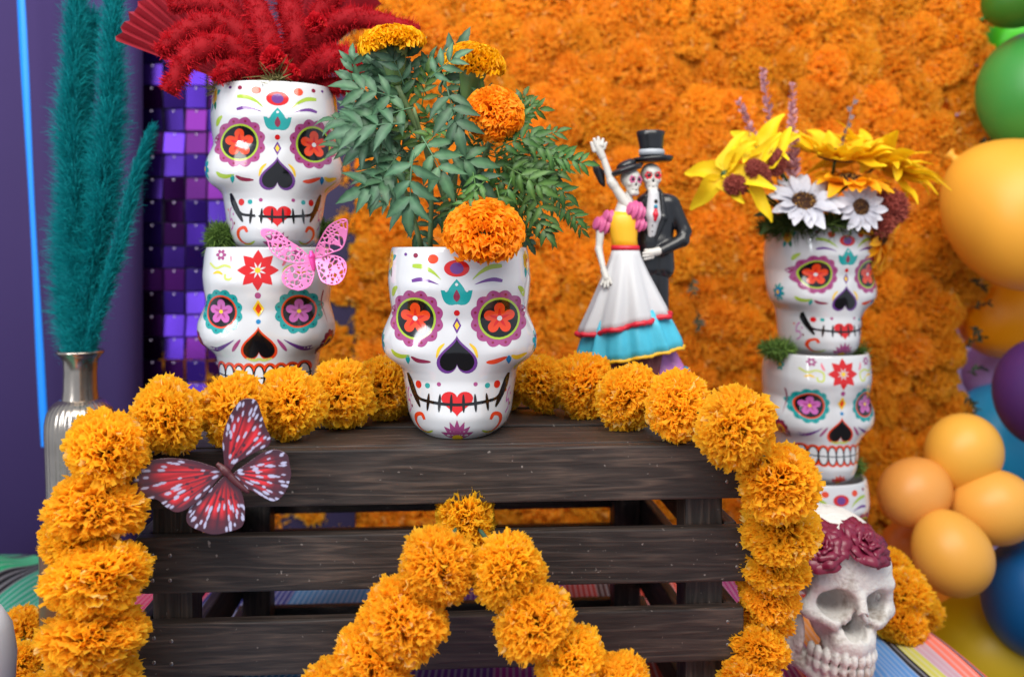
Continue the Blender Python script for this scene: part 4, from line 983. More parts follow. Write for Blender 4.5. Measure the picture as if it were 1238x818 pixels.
def stem_to(c, parent, m=m_bst, r=.0017):
    root = Vector((random.uniform(-.02, .02), random.uniform(-.02, .02), 0)); pts = spline([root, root.lerp(c, .55)+Vector((0, .004, .010)), c], 12); V, Fc = tube_mesh([Vector(p) for p in pts], r, 6); link('stem', mesh('stem', V, Fc), m, parent)
def rayflower(name, px, py, D, axis, n, l, w, dr, m, elev=.1, rows=1, seed=1, jit=.12, tip=.7, bend=-.15, skip=()):
    r = random.Random(seed); c = P(px, py, D)-o0; root = link(name, disc_mesh(dr, 160, seed), None, bq, M=frame(axis, c, 1.0))
    pm = [petal_mesh(l, w, m, tip, .3, bend, seed+i) for i in range(3)]
    for k in range(rows):
        for i in range(n):
            if (k, i) in skip: continue
            a = 2*PI*(i+.5*k)/n+r.gauss(0, jit*.5); e = elev+.25*k+r.gauss(0, jit)
            M = Matrix.Rotation(a, 4, 'Z') @ Matrix.Translation((0, dr*.8, -.0005-.0008*k)) @ Matrix.Rotation(e, 4, 'X') @ Matrix.Rotation(r.gauss(0, jit), 4, 'Y') @ Matrix.Scale(r.uniform(.85, 1.08)*(1-.1*k), 4)
            link('petal', pm[i % 3], None, root, M=M)
    stem_to(c-Vector(axis).normalized()*.003, bq); return root
rayflower('daisy', 972, 243, 1.03, (-.05, -.75, .65), 14, .031, .0072, .0135, m_white, .15, 2, 11, .14, .9)
rayflower('daisy', 1041, 250, 1.025, (.1, -1, .15), 15, .0205, .0046, .0095, m_white, .1, 1, 12, .06, 1.0)
rayflower('sunflower', 1010, 190, 1.06, (.1, -.30, 1), 18, .046, .011, .019, m_yel, .45, 2, 13, .2, .75)
rayflower('sunflower', 1058, 200, 1.12, (.35, -.2, .9), 18, .068, .012, .019, m_yel, .25, 3, 14, .22, .7, -.4)
rayflower('sunflower', 1030, 218, 1.045, (.1, -.25, .95), 16, .034, .0085, .015, m_oyel, -.05, 2, 15, .15, .8)
rayflower('sunflower', 1066, 284, 1.07, (.75, -.65, -.1), 14, .038, .0075, .012, m_oyel, .0, 2, 16, .2, .7, -.3)
def lily(px, py, D, axis, n, l, w, seed, elev=.9):
    r = random.Random(seed); c = P(px, py, D)-o0; V, Fc = lathe_mesh([(.001, -.004), (.004, 0), (.005, .004), (.002, .008)], 12); root = link('lily', mesh('lily', V, Fc), m_bst, bq, M=frame(axis, c))
    for i in range(n):
        me = petal_mesh(l, w, m_lil, .62, .5, r.uniform(-.7, -.1), seed*7+i, fold=.2)
        link('petal', me, None, root, M=Matrix.Rotation(2*PI*i/n+r.gauss(0, .15), 4, 'Z') @ Matrix.Translation((0, .003, .002)) @ Matrix.Rotation(elev*r.uniform(.4, 1.2), 4, 'X') @ Matrix.Rotation(r.gauss(0, .35), 4, 'Y') @ Matrix.Scale(r.uniform(.85, 1.1), 4))
    stem_to(c, bq)
lily(878, 212, 1.04, (-.55, -.55, .25), 7, .046, .0105, 3, .35)
lily(918, 184, 1.06, (-.35, -.45, .75), 7, .046, .010, 4, .7)
pm = petal_mesh(.050, .009, m_lil, .62, .5, -.25, 77, fold=.25)
for (px, py, D, ang, sc) in ((908, 205, 1.03, 55, 1), (925, 180, 1.04, 25, .8), (905, 225, 1.02, -55, .9), (925, 205, 1.03, 62, 1.05)):
    a = math.radians(ang); d = Vector((math.cos(a), -.25, math.sin(a))).normalized(); x = d.cross(Vector((0, -1, .5))).normalized(); link('lily_petal', pm, None, bq, M=basis(x*sc, d*sc, x.cross(d)*sc, P(px, py, D)-o0))
m_scab = tone_mat('russet_teasel', (132, 56, 48), (182, 96, 82), .85, .15, .05, (190, 120, 100))
def teasel(px, py, d, D, axis, el, seed):
    r = np.random.default_rng(seed); n = 900; dd = sphere_dirs(n, r); R_ = S(d/2, D); c = P(px, py, D)-o0
    base = dd*np.array([1, 1, el])*.8; C = np.stack([base, base+dd*.10+r.normal(0, .02, (n, 3)), base+dd*.24+r.normal(0, .05, (n, 3))], 1)*R_
    s = nrm(np.cross(dd, r.normal(0, 1, (n, 3)))); W = np.outer(np.full(n, R_*.05), [1, 1.1, .5]); V, Q = blades(C, np.repeat(s[:, None], 3, 1), W)
    k = len(V); bV, bF = lathe_mesh([(max(.001, math.sin(PI*i/12))*R_*.85, -math.cos(PI*i/12)*R_*.85*el) for i in range(13)], 16); V = np.vstack([V, np.array(bV)])
    tn = np.concatenate([np.repeat(r.uniform(.2, .9, n), 6), np.full(len(bV), .1)])
    link('teasel', mesh('teasel', V, [tuple(q) for q in Q]+[tuple(x+k for x in f) for f in bF], tone=tn), m_scab, bq, M=frame(axis, c)); stem_to(c, bq)
teasel(889, 224, 27, 1.02, (-.7, -.6, .1), 1.2, 1); teasel(916, 208, 27, 1.02, (-.6, -.4, .5), 1.5, 2); teasel(938, 196, 25, 1.03, (-.1, -.3, 1), 1.5, 3); teasel(1072, 252, 46, 1.06, (.4, -.6, .3), 1.15, 4); teasel(1063, 270, 34, 1.05, (.3, -.6, .1), 1.1, 5)
m_hea = tone_mat('pink_heather', (150, 96, 108), (216, 164, 172), .8, .2, .05, (232, 190, 196))
def heather(px0, py0, px1, py1, D, seed, n=90, sz=.0062):
    r = np.random.default_rng(seed); a, b = np.array(P(px0, py0, D)-o0), np.array(P(px1, py1, D)-o0); u = r.uniform(.25, 1, n)[:, None]; T = nrm((b-a)[None])[0]
    rad = nrm(np.cross(T, r.normal(0, 1, (n, 3)))); c = a+(b-a)*u; C = np.stack([c, c+(rad*.8+T*.6)*sz*(1.2-.7*u), c+(rad*1.3+T*1.1)*sz*(1.2-.7*u)], 1)
    s = nrm(np.cross(C[:, 2]-C[:, 0], r.normal(0, 1, (n, 3)))); V, Q = blades(C, np.repeat(s[:, None], 3, 1), np.outer(np.full(n, sz*.3), [.3, 1, .6]))
    tv, tf = tube_mesh([Vector(a), Vector((a+b)/2), Vector(b)], [.0011, .0009, .0005], 6); k = len(V); V = np.vstack([V, np.array([list(v) for v in tv])])
    link('heather', mesh('heather', V, [tuple(q) for q in Q]+[tuple(x+k for x in f) for f in tf], tone=np.concatenate([np.repeat(r.uniform(0, 1, n), 6), np.full(len(tv), .1)])), m_hea, bq)
heather(945, 250, 893, 122, 1.07, 1, 110); heather(945, 250, 922, 82, 1.075, 2, 130); heather(955, 250, 959, 100, 1.07, 3, 120); heather(958, 240, 962, 170, 1.05, 4, 60)
m_bud = mat('grey_bud', (112, 92, 92), .7)
sprig('bud_sprig', bq, P(1015, 190, 1.08)-o0, (.25, 0, 1), S(76, 1.08), 7, .0032, m_bud, .009)
m_dk = tone_mat('dark_bouquet_leaf', (22, 40, 16), (62, 88, 40), .6, .15, .05)
lm = petal_mesh(.036, .007, m_dk, .7, .3, -.4, 91)
for i in range(34):
    a = random.uniform(0, 2*PI); px = 988+62*math.cos(a)*random.uniform(.5, 1.05); d = Vector((math.cos(a)*.9, -.7+random.uniform(-.3, .5), random.uniform(.0, .9))).normalized(); x = d.cross(Vector((0, -.6, 1))).normalized(); sc = random.uniform(.6, 1)
    link('leaf', lm, None, bq, M=basis(x*sc, d*sc, x.cross(d)*sc, P(px, random.uniform(262, 280), 1.1+.05*math.sin(a))-o0))
moss('moss', bq, o0, P(985, 274, 1.085), S(66, 1.09), .058, .010, 5200, 77, .012, tone_mat('dark_moss', (28, 46, 18), (84, 104, 44), .9, .2, .05))

# ------------------------------------------------------------------ dancing skeleton couple (one painted resin figurine)
DG = .945; sF = DG/F/2.476
fg = thing('dancing_couple_figurine', 'painted resin figurine of a dancing skeleton couple on the crate', 'figurine', (xs(767, DG), DG, ZT)); 
fx = lambda u: (u-215)*sF
vb = (HZ+(CAMZ-ZT)*F/DG-140)*2.476
fz = lambda v: (vb-v)*sF
q3 = lambda u, v, d: (fx(u), d*sF, fz(v))
rs = lambda a: a*sF
m_bone = mat('painted_bone_white', (196, 193, 188), .42, var=.05, vscale=150); m_jkt = mat('black_resin_paint', (20, 21, 26), .28, coat=.2); m_yb = mat('yellow_resin_paint', (236, 176, 30), .4); m_pk = mat('pink_resin_paint', (196, 88, 138), .42, var=.08, vscale=120); m_rd = mat('red_resin_paint', (205, 28, 52), .4)
m_wsk = mat('white_resin_paint', (196, 196, 200), .42); m_tq = mat('turquoise_resin_paint', (70, 180, 208), .42, var=.1, vscale=90); m_grey = mat('grey_resin_paint', (165, 170, 178), .4); m_purp = mat('mauve_resin_paint', (180, 110, 180), .42, var=.06, vscale=90); m_tealr = mat('teal_resin_paint', (30, 130, 160), .4)
def sdf_obj(name, fn, lo, hi, h, m, parent=fg):
    V, Q = snets(fn, lo, hi, h); return link(name, mesh(name, V, Q), m, parent)
def bbox(*pts, pad):
    a = np.array(pts); return a.min(0)-pad, a.max(0)+pad
def caps(name, segs, m, kk=4, h=.0009, parent=fg, sub=None):
    """segs: ((u,v,d),(u,v,d),ra,rb) in drawing px"""
    S_ = [(q3(*a), q3(*b), rs(ra_), rs(rb_)) for a, b, ra_, rb_ in segs]; mr_ = max(max(s[2], s[3]) for s in S_)
    def fn(X, Y, Z):
        p = (X, Y, Z); f = None
        for a, b, r0, r1 in S_:
            g = sd_cap(p, a, b, r0, r1); f = g if f is None else smin(f, g, rs(kk))
        return f
    lo, hi = bbox(*[s[0] for s in S_], *[s[1] for s in S_], pad=mr_+.004); return sdf_obj(name, fn, lo, hi, h, m, parent)
def loft(name, rings, m, n=96, parent=fg, close=True, ruf=0, ph=0.0):
    """rings: (u, v, half width px, half depth px, tilt px, ruffle, depth offset)"""
    V = []; Fc = []
    for (u, v, hw, hd, tl, rf, dd) in rings:
        for k in range(n):
            a = 2*PI*k/n; g = 1+rf*math.sin(ruf*a+ph)+rf*.4*math.sin(ruf*1.7*a+2); V.append((fx(u)+rs(hw)*math.cos(a)*g, rs(dd)+rs(hd)*math.sin(a)*g, fz(v)+rs(tl)*math.cos(a)+rs(rf*26)*math.sin(ruf*a+1.2)))
    for i in range(len(rings)-1):
        for k in range(n): Fc.append((i*n+k, i*n+(k+1) % n, (i+1)*n+(k+1) % n, (i+1)*n+k))
    if close: Fc.append(tuple(range(n-1, -1, -1))); Fc.append(tuple(range((len(rings)-1)*n, len(rings)*n)))
    bm = bmesh.new(); me = mesh(name, V, Fc); bm.from_mesh(me); bmesh.ops.recalc_face_normals(bm, faces=bm.faces[:]); bm.to_mesh(me); bm.free()
    return link(name, me, m, parent), [Vector(v) for v in V[-n:]]
def hem(name, ring, r, m, parent):
    pts = ring+ring[:1]; V, Fc = tube_mesh(pts, [r*(1+.18*math.sin(i*1.9)) for i in range(len(pts))], 8); return link(name, mesh(name, V, Fc), m, parent)
# man
tr = caps('trousers', [((268, 440, 26), (262, 640, 26), 26, 22), ((296, 440, 26), (300, 640, 28), 26, 22), ((268, 700, 26), (262, 640, 26), 22, 22), ((300, 700, 28), (300, 640, 28), 22, 22)], m_jkt)
jk = caps('jacket', [((255, 262, 30), (262, 380, 28), 32, 36), ((315, 262, 32), (300, 380, 30), 32, 34), ((278, 240, 30), (280, 280, 30), 30, 30), ((262, 380, 28), (258, 455, 28), 36, 36), ((300, 380, 30), (302, 455, 30), 36, 38), ((332, 262, 30), (368, 345, 20), 25, 21), ((368, 345, 20), (360, 372, 10), 20, 20), ((360, 372, 10), (292, 404, -14), 20, 15)], m_jkt, 8)
caps('shirt', [((272, 235, 2), (270, 300, 4), 17, 26), ((270, 300, 4), (262, 372, 8), 25, 14)], m_wsk, 6)
caps('lapel', [((250, 240, 0), (250, 310, 0), 6, 10), ((250, 310, 0), (258, 375, -2), 10, 4)], m_jkt, 4); caps('lapel', [((298, 236, 4), (302, 305, 0), 6, 12), ((302, 305, 0), (276, 378, -4), 12, 4)], m_jkt, 4)
caps('tie', [((276, 282, -20), (275, 296, -20), 5, 8), ((275, 296, -20), (274, 312, -19), 9, 5)], m_rd, 3)
caps('brooch', [((277, 256, -17), (277, 257, -17), 6, 6)], m_jkt, 3); caps('brooch', [((276, 272, -20), (276, 273, -20), 6, 6)], m_tealr, 3)
for v in (328, 346, 362): caps('button', [((266, v, -20), (266, v+.5, -20), 2.6, 2.6)], m_jkt, 2, .0006)
def small_skull(name, u, v, d, yaw, sc=1.0):
    c = q3(u, v, d); cs, sn = math.cos(yaw), math.sin(yaw)
    def fn(X, Y, Z):
        x, y, z = (X-c[0])/rs(sc), (Y-c[1])/rs(sc), (Z-c[2])/rs(sc); xx = x*cs+y*sn; yy = -x*sn+y*cs; p = (xx, yy, z)
        f = sd_ell(p, (0, 4, 10), (34, 38, 36)); f = smin(f, sd_ell(p, (0, -8, -24), (22, 22, 26)), 10); f = smin(f, sd_cap(p, (-20, -18, -10), (20, -18, -10), 9, 9), 8); f = smin(f, sd_cap(p, (-8, -20, -44), (8, -20, -44), 9, 9), 8)
        for s in (1, -1): f = smax(f, -sd_ell(p, (s*14, -34, 4), (11, 14, 11)), 3)
        f = smax(f, -sd_ell(p, (0, -34, -14), (5, 10, 8)), 2)
        return f*rs(sc)
    h = sdf_obj(name, fn, (c[0]-rs(46), c[1]-rs(50), c[2]-rs(60)), (c[0]+rs(46), c[1]+rs(50), c[2]+rs(52)), .0008, m_bone)
    L2W = lambda x, y, z: (c[0]+rs(sc)*(x*cs-y*sn), c[1]+rs(sc)*(x*sn+y*cs), c[2]+rs(sc)*z)
    def blob(nm, p, r, m, fl=.6):
        V, Fc = lathe_mesh([(max(.001, math.sin(PI*i/8))*rs(r), -math.cos(PI*i/8)*rs(r)*fl) for i in range(9)], 12); link(nm, mesh(nm, V, Fc), m, h, M=frame((-(-sn)*-1, -cs, 0) if False else (sn, -cs, 0), L2W(*p)))
    for s in (1, -1):
        blob('eye', (s*14, -25, 4), 9, m_jkt, .5)
        for i in range(6): a = 2*PI*i/6; blob('eye_petal', (s*14+10*math.cos(a), -27, 4+10*math.sin(a)), 4.6, m_rd if name == 'man_head' else m_pk, .6)
    blob('nose', (0, -26, -14), 5, m_jkt, .6)
    V, Fc = tube_mesh([Vector(L2W(x, -29+abs(x)*.35, -33+abs(x)*.2)) for x in (-15, -8, 0, 8, 15)], rs(1.3), 6); link('mouth', mesh('mouth', V, Fc), m_jkt, h)
    return h
mh = small_skull('man_head', 268, 182, 22, .12, .92)
caps('neck', [((270, 215, 26), (272, 250, 28), 13, 16)], m_bone)
loft('hat_brim', [(272, 136, 58, 50, 2, 0, 24), (273, 127, 64, 55, 4, 0, 24), (273, 121, 60, 52, 4, 0, 24), (272, 122, 38, 36, 0, 0, 24)], m_jkt)
loft('hat_crown', [(271, 125, 36, 34, 0, 0, 24), (269, 90, 36, 34, 0, 0, 24), (267, 60, 41, 38, 0, 0, 24), (267, 46, 44, 40, 0, 0, 24), (267, 43, 40, 37, 0, 0, 24)], m_jkt)
loft('hat_band', [(271, 117, 39, 37, 0, 0, 24), (270, 101, 38.5, 36.5, -2, 0, 24), (270, 99, 36, 34, 0, 0, 24)], m_grey)
caps('man_hand', [((290, 404, -16), (262, 410, -22), 13, 12), ((266, 402, -26), (244, 402, -24), 5, 4), ((264, 409, -28), (238, 411, -26), 5, 4), ((264, 416, -27), (238, 420, -25), 5, 4), ((266, 423, -24), (242, 429, -22), 5, 4)], m_bone, 2, .0007)
caps('coat_tail', [((252, 440, 24), (246, 468, 24), 24, 20), ((306, 440, 28), (314, 466, 28), 30, 18)], m_jkt, 8)
# woman
sk, ring = loft('skirt', [(186, 396, 40, 34, 0, 0, -20), (186, 420, 46, 40, 0, .0, -22), (184, 480, 70, 56, 8, .04, -26), (182, 550, 100, 74, 20, .065, -30), (180, 600, 122, 84, 28, .085, -32), (180, 622, 130, 88, 30, .095, -32)], m_wsk, 120, ruf=9)
hem('red_trim', ring, rs(7.5), m_rd, sk)
us, ring = loft('underskirt', [(184, 590, 108, 76, 22, .03, -28), (188, 640, 132, 88, 26, .05, -30), (192, 690, 150, 94, 26, .07, -30), (194, 714, 154, 96, 26, .075, -30)], m_tq, 140, ruf=13, ph=.6)
hem('yellow_trim', ring, rs(5), m_yb, us)
loft('petticoat', [(180, 700, 118, 78, 0, .03, -22), (176, 760, 110, 74, 0, .05, -22), (174, 800, 116, 78, 0, .05, -22)], mat('dark_red_resin_paint', (120, 50, 50), .5), 96, ruf=11)
bo, _ = loft('bodice', [(186, 398, 39, 33, 0, 0, -20), (182, 370, 38, 32, 0, 0, -20), (180, 335, 44, 36, 0, 0, -18), (180, 305, 46, 36, -2, 0, -16), (182, 290, 38, 30, -4, 0, -14)], m_yb)
loft('sash', [(186, 402, 43, 37, 0, 0, -20), (185, 388, 42, 36, 0, 0, -20)], m_rd)
caps('upper_body', [((182, 300, -12), (188, 262, -6), 32, 24), ((188, 262, -6), (198, 235, -2), 14, 12)], m_bone, 8)
def ruffle(name, u, v, d, r, seed):
    c = q3(u, v, d); R = np.random.default_rng(seed); fr = R.uniform(-1, 1, (3, 3))
    def fn(X, Y, Z):
        p = (X-c[0], Y-c[1], Z-c[2]); return sd_ell(p, (0, 0, 0), (rs(r), rs(r*.85), rs(r*1.0)))+rs(3.6)*np.sin((p[0]*2.0+p[1]*1.0-p[2]*.7)/rs(6.0)+seed)
    return sdf_obj(name, fn, [c[i]-rs(r+9) for i in range(3)], [c[i]+rs(r+9) for i in range(3)], .0008, m_pk)
ruffle('sleeve', 118, 328, -16, 27, 1); ruffle('sleeve', 213, 288, -30, 30, 2); ruffle('sleeve', 224, 325, -28, 22, 3); ruffle('sleeve', 138, 304, -22, 20, 4)
caps('raised_arm', [((190, 268, -20), (150, 208, -22), 17, 12), ((150, 208, -22), (144, 200, -22), 14, 14), ((144, 200, -22), (118, 122, -20), 12, 9)], m_bone, 5)
caps('raised_hand', [((118, 126, -20), (104, 98, -22), 11, 13), ((92, 108, -26), (84, 84, -28), 6, 4.5), ((98, 92, -30), (92, 74, -32), 6, 5), ((108, 90, -30), (104, 70, -30), 6, 5), ((116, 92, -28), (118, 74, -28), 5.5, 4.5), ((122, 100, -24), (128, 84, -26), 5, 4)], m_bone, 2.5, .0007)
caps('lowered_arm', [((112, 345, -18), (106, 400, -26), 13, 10), ((106, 400, -26), (118, 462, -56), 11, 8)], m_bone, 5)
caps('lowered_hand', [((118, 462, -56), (124, 484, -64), 10, 11), ((116, 486, -66), (108, 504, -72), 4.5, 3.6), ((122, 490, -68), (118, 510, -76), 4.5, 3.6), ((128, 490, -70), (128, 508, -78), 4.5, 3.6), ((134, 484, -68), (138, 500, -76), 4, 3.4)], m_bone, 2, .0007)
wh = small_skull('woman_head', 204, 196, -8, .55, .84)
loft('hat_brim', [(188, 172, 46, 44, 14, 0, -4), (188, 162, 54, 50, 18, .02, -4), (188, 156, 48, 46, 16, 0, -4), (190, 152, 32, 30, 8, 0, -4)], m_jkt)
loft('hat_crown', [(190, 158, 32, 30, 8, 0, -4), (190, 142, 28, 26, 8, 0, -4), (190, 134, 18, 18, 6, 0, -4)], m_jkt)
loft('fan', [(92, 135, 4, 14, 0, 0, -2), (108, 165, 17, 8, 0, 0, 0), (118, 200, 10, 6, 0, 0, 0), (124, 212, 4, 4, 0, 0, 0)], m_jkt)
caps('train', [((270, 720, 0), (300, 770, -14), 34, 34), ((300, 770, -14), (345, 775, -18), 34, 26), ((320, 722, 4), (352, 776, -10), 26, 22), ((262, 760, -14), (290, 790, -14), 34, 28)], m_purp, 10, .0011)
caps('shoe', [((364, 758, -20), (374, 782, -20), 12, 12)], m_tealr, 4)
loft('base', [(215, vb-26, 150, 104, 0, 0, -6), (215, vb-14, 158, 110, 0, 0, -6), (215, vb-.5, 158, 110, 0, 0, -6)], mat('resin_base', (110, 70, 90), .5))

# ------------------------------------------------------------------ bone-coloured skull with roses
kS = .0965; DK = .890
def skull_sdf(X, Y, Z):
    p = (X, Y, Z); ax = np.abs(X); s = (ax, Y, Z)
    f = sd_ell(p, (0, .14, .27), (.52, .60, .44)); f = smin(f, sd_ell(p, (0, -.26, .23), (.42, .26, .33)), .12)
    f = smin(f, sd_ell(p, (0, -.20, -.16), (.33, .28, .36)), .08)
    f = smin(f, sd_cap(s, (.06, -.455, .115), (.34, -.37, .13), .065, .075), .05)                 # brow
    f = smin(f, sd_cap(s, (.36, -.36, .12), (.40, -.30, -.08), .05, .055), .04)                   # outer orbit
    f = smin(f, sd_cap(s, (.22, -.43, -.20), (.40, -.30, -.14), .075, .08), .05)                  # cheekbone
    f = smin(f, sd_cap(s, (.40, -.28, -.13), (.48, .08, -.06), .055, .04), .04)                   # arch
    f = smin(f, sd_cap(p, (0, -.50, .05), (0, -.545, -.10), .05, .055), .05)                      # nasal bone
    f = smin(f, sd_cap(s, (0, -.44, -.40), (.17, -.36, -.40), .13, .12), .07)                     # maxilla
    f = smin(f, sd_ell(p, (0, -.1, -.3), (.22, .25, .25)), .05)
    f = smax(f, -sd_ell(s, (.205, -.50, -.03), (.158, .36, .140)), .025)                        # eye sockets
    f = smax(f, -sd_ell(s, (.17, -.24, -.03), (.11, .24, .10)), .04); f = smax(f, -sd_ell(p, (0, -.24, -.24), (.075, .36, .10)), .02)
    f = smax(f, -sd_ell(s, (.052, -.52, -.265), (.066, .26, .088)), .015); f = smax(f, -sd_ell(p, (0, -.52, -.18), (.058, .26, .11)), .015)
    f = smax(f, -sd_ell(s, (.33, -.40, -.40), (.105, .20, .14)), .06)                             # below the cheekbone
    f = smax(f, -sd_ell(s, (.56, -.16, .12), (.14, .22, .17)), .06)                               # temples
    f = smax(f, -sd_ell(s, (.14, -.46, -.245), (.025, .09, .03)), .02)
    # mandible
    g = sd_cap(s, (0, -.42, -.83), (.14, -.38, -.83), .095, .095); g = smin(g, sd_cap(s, (.14, -.38, -.82), (.36, .00, -.68), .09, .075), .05); g = smin(g, sd_cap(s, (.36, .0, -.68), (.42, .09, -.16), .085, .06), .06); g = smin(g, sd_ell(s, (.375, -.02, -.44), (.055, .17, .24)), .05)
    g = smin(g, sd_cap(s, (.0, -.43, -.72), (.17, -.34, -.70), .07, .07), .04); g = smin(g, sd_cap(s, (.17, -.34, -.71), (.33, -.02, -.62), .06, .055), .04)
    f = smin(f, g, .015)
    # teeth, two bars notched into single teeth
    for zt, hz_, yo in ((-.535, .060, 0.0), (-.645, .052, .015)):
        n = 6
        for i in range(n):
            a = (i+.5)*.30/1.0; x = .30*math.sin(a*.88); y = -.515+yo+.30*(1-math.cos(a*.88))*1.15; r = .038 if i else .042
            f = smin(f, sd_ell(s, (x, y, zt), (r*.93, .050, hz_+.018)), .006)
    f = smin(f, sd_ell(p, (0, -.20, -.60), (.20, .20, .20)), .02)
    f = f+.006*np.sin(X*23+Y*11)*np.sin(Z*19+X*7)*.5
    # hairline cracks between the dental bones and the skull sutures
    f = f+.010*np.exp(-((ax-.085-.02*np.sin(Z*40))/.010)**2)*np.exp(-((Z+.42)/.05)**2)*(Y < -.3)
    return f
V, Q = snets(skull_sdf, (-.62, -.68, -1.0), (.62, .84, .94), .0155)
sk = thing('bone_skull', 'realistic bone-white skull ornament crowned with dark red roses on the blanket', 'skull', (xs(1006, DK), DK, 0.0065), math.radians(11))
m_bs = bpy.data.materials.new('aged_bone_resin'); m_bs.use_nodes = True
def bone_nodes(m):
    nt = m.node_tree; b = nt.nodes['Principled BSDF']; L = nt.links.new; tc = nt.nodes.new('ShaderNodeTexCoord')
    n = nt.nodes.new('ShaderNodeTexNoise'); n.inputs['Scale'].default_value = 3.2; n.inputs['Detail'].default_value = 8; L(tc.outputs['Object'], n.inputs[0])
    n2 = nt.nodes.new('ShaderNodeTexNoise'); n2.inputs['Scale'].default_value = 22; n2.inputs['Detail'].default_value = 6; L(tc.outputs['Object'], n2.inputs[0])
    a = nt.nodes.new('ShaderNodeMath'); a.operation = 'MULTIPLY_ADD'; a.inputs[1].default_value = .45; L(n2.outputs[0], a.inputs[0]); L(n.outputs[0], a.inputs[2])
    r = nt.nodes.new('ShaderNodeValToRGB'); e = r.color_ramp.elements; e[0].position = .42; e[0].color = lin((138, 124, 110)); e[1].position = .68; e[1].color = lin((214, 211, 206)); L(a.outputs[0], r.inputs[0]); L(r.outputs[0], b.inputs['Base Color'])
    b.inputs['Roughness'].default_value = .5; bp = nt.nodes.new('ShaderNodeBump'); bp.inputs['Strength'].default_value = .22; bp.inputs['Distance'].default_value = .015; L(n2.outputs[0], bp.inputs['Height']); L(bp.outputs[0], b.inputs['Normal'])
bone_nodes(m_bs)
zb = V[:, 2].min()
tiltM = Matrix.Rotation(math.radians(4), 4, 'Y')
link('cranium', mesh('cranium', V, Q), m_bs, sk, M=Matrix.Translation((0, 0, -zb*kS)) @ tiltM @ Matrix.Scale(kS, 4))
m_rose = mat('dark_red_rose_resin', (116, 22, 52), .38, var=.18, vscale=200, coat=.1); m_rose_leaf = mat('rose_leaf_resin', (70, 40, 44), .5)
def rose_mesh(seed):
    r = random.Random(seed); V = []; Fc = []
    spec = [(0, 1.0, .20, .60, 0)]
    for k, (nn, rad, hgt, opn) in enumerate(((3, .17, .56, .05), (4, .32, .52, .25), (5, .50, .44, .55), (6, .66, .32, .95), (6, .70, .16, 1.25))):
        for i in range(nn):
            a0 = 2*PI*i/nn+k*.7+r.uniform(-.25, .25); span = 2*PI/nn*.66; b = len(V); NU, NV = 11, 7; hh = r.uniform(.85, 1.12); oo = r.uniform(.7, 1.5); ph = r.uniform(0, 6)
            for iu in range(NU):
                u = iu/(NU-1)*2-1
                for iv in range(NV):
                    v = iv/(NV-1); a = a0+u*span*(.55+.45*math.sin(PI*.62*v)); top = hgt*hh*(1-.42*abs(u)**1.6); rr = rad*(.35+.65*v**.8)*(1+.05*(1-abs(u)))+opn*oo*.34*v**3+.05*u*(1 if (k+i) % 2 else -1)
                    rr += (.10*v**6)*(1+.6*math.sin(u*6+ph)); z = -.15+top*v*(1-.30*opn*v)+.05*v*v*math.sin(u*5.5+ph)-.10*v**8*oo
                    V.append((rr*math.cos(a), rr*math.sin(a), z))
            for iu in range(NU-1):
                for iv in range(NV-1): q = b+iu*NV+iv; Fc.append((q, q+NV, q+NV+1, q+1))
    # centre scroll
    b = len(V); N = 44
    for i in range(N):
        t = i/(N-1); a = t*3.2*PI; rr = .02+.12*t
        V += [(rr*math.cos(a), rr*math.sin(a), -.1), (rr*math.cos(a)*1.02, rr*math.sin(a)*1.02, .46-.10*t+.02*math.sin(a*2))]
        if i: k = b+i*2; Fc.append((k-2, k, k+1, k-1))
    return mesh('rose', V, Fc)
Wm = sk.matrix_basis.inverted()
for i, (px, py, d, D, ax) in enumerate(((994, 659, 53, .842, (-.25, -.66, .70)), (1047, 655, 53, .848, (.35, -.58, .72)), (964, 670, 42, .872, (-.8, -.4, .5)))):
    loc = Matrix.Translation(sk.location) @ Matrix.Rotation(math.radians(11), 4, 'Z'); inv = loc.inverted()
    M = inv @ frame(ax, P(px, py, D), S(d/2, D)/.98, i*1.3); o = link('rose', rose_mesh(60+i), m_rose, sk, M=M)
    sm = o.modifiers.new('thick', 'SOLIDIFY'); sm.thickness = .03

# ------------------------------------------------------------------ butterflies
def tri_fill(poly, h):
    xs_, ys_ = [p[0] for p in poly], [p[1] for p in poly]; pts = [Vector(p) for p in poly]; n = len(pts)
    for j, gy in enumerate(np.arange(min(ys_), max(ys_), h)):
        for gx in np.arange(min(xs_), max(xs_), h): pts.append(Vector((gx+(h/2 if j % 2 else 0), gy)))
    vv, _, ff, _, _, _ = delaunay_2d_cdt(pts, [], [list(range(n))], 1, 1e-6)
    keep = sorted({i for f in ff for i in f}); mp_ = {i: k for k, i in enumerate(keep)}
    return np.array([(vv[i].x, vv[i].y) for i in keep]), [tuple(mp_[i] for i in f) for f in ff]
def dens(poly, n=90): 
    p = spline([(a, b, 0) for a, b in poly+poly[:1]], n+1)[:-1]; return [(a, b) for a, b, _ in p]
def dist_edge(P2, poly):
    q = np.array(poly+poly[:1]); d = np.full(len(P2), 1e9)
    for a, b in zip(q[:-1], q[1:]):
        ab = b-a; t = np.clip(((P2-a)@ab)/max(ab@ab, 1e-9), 0, 1); d = np.minimum(d, np.linalg.norm(P2-a-t[:, None]*ab, axis=1))
    return d
C_RED, C_DK, C_WH = [np.array(lin(c)) for c in ((186, 34, 44), (56, 26, 40), (160, 160, 188))]
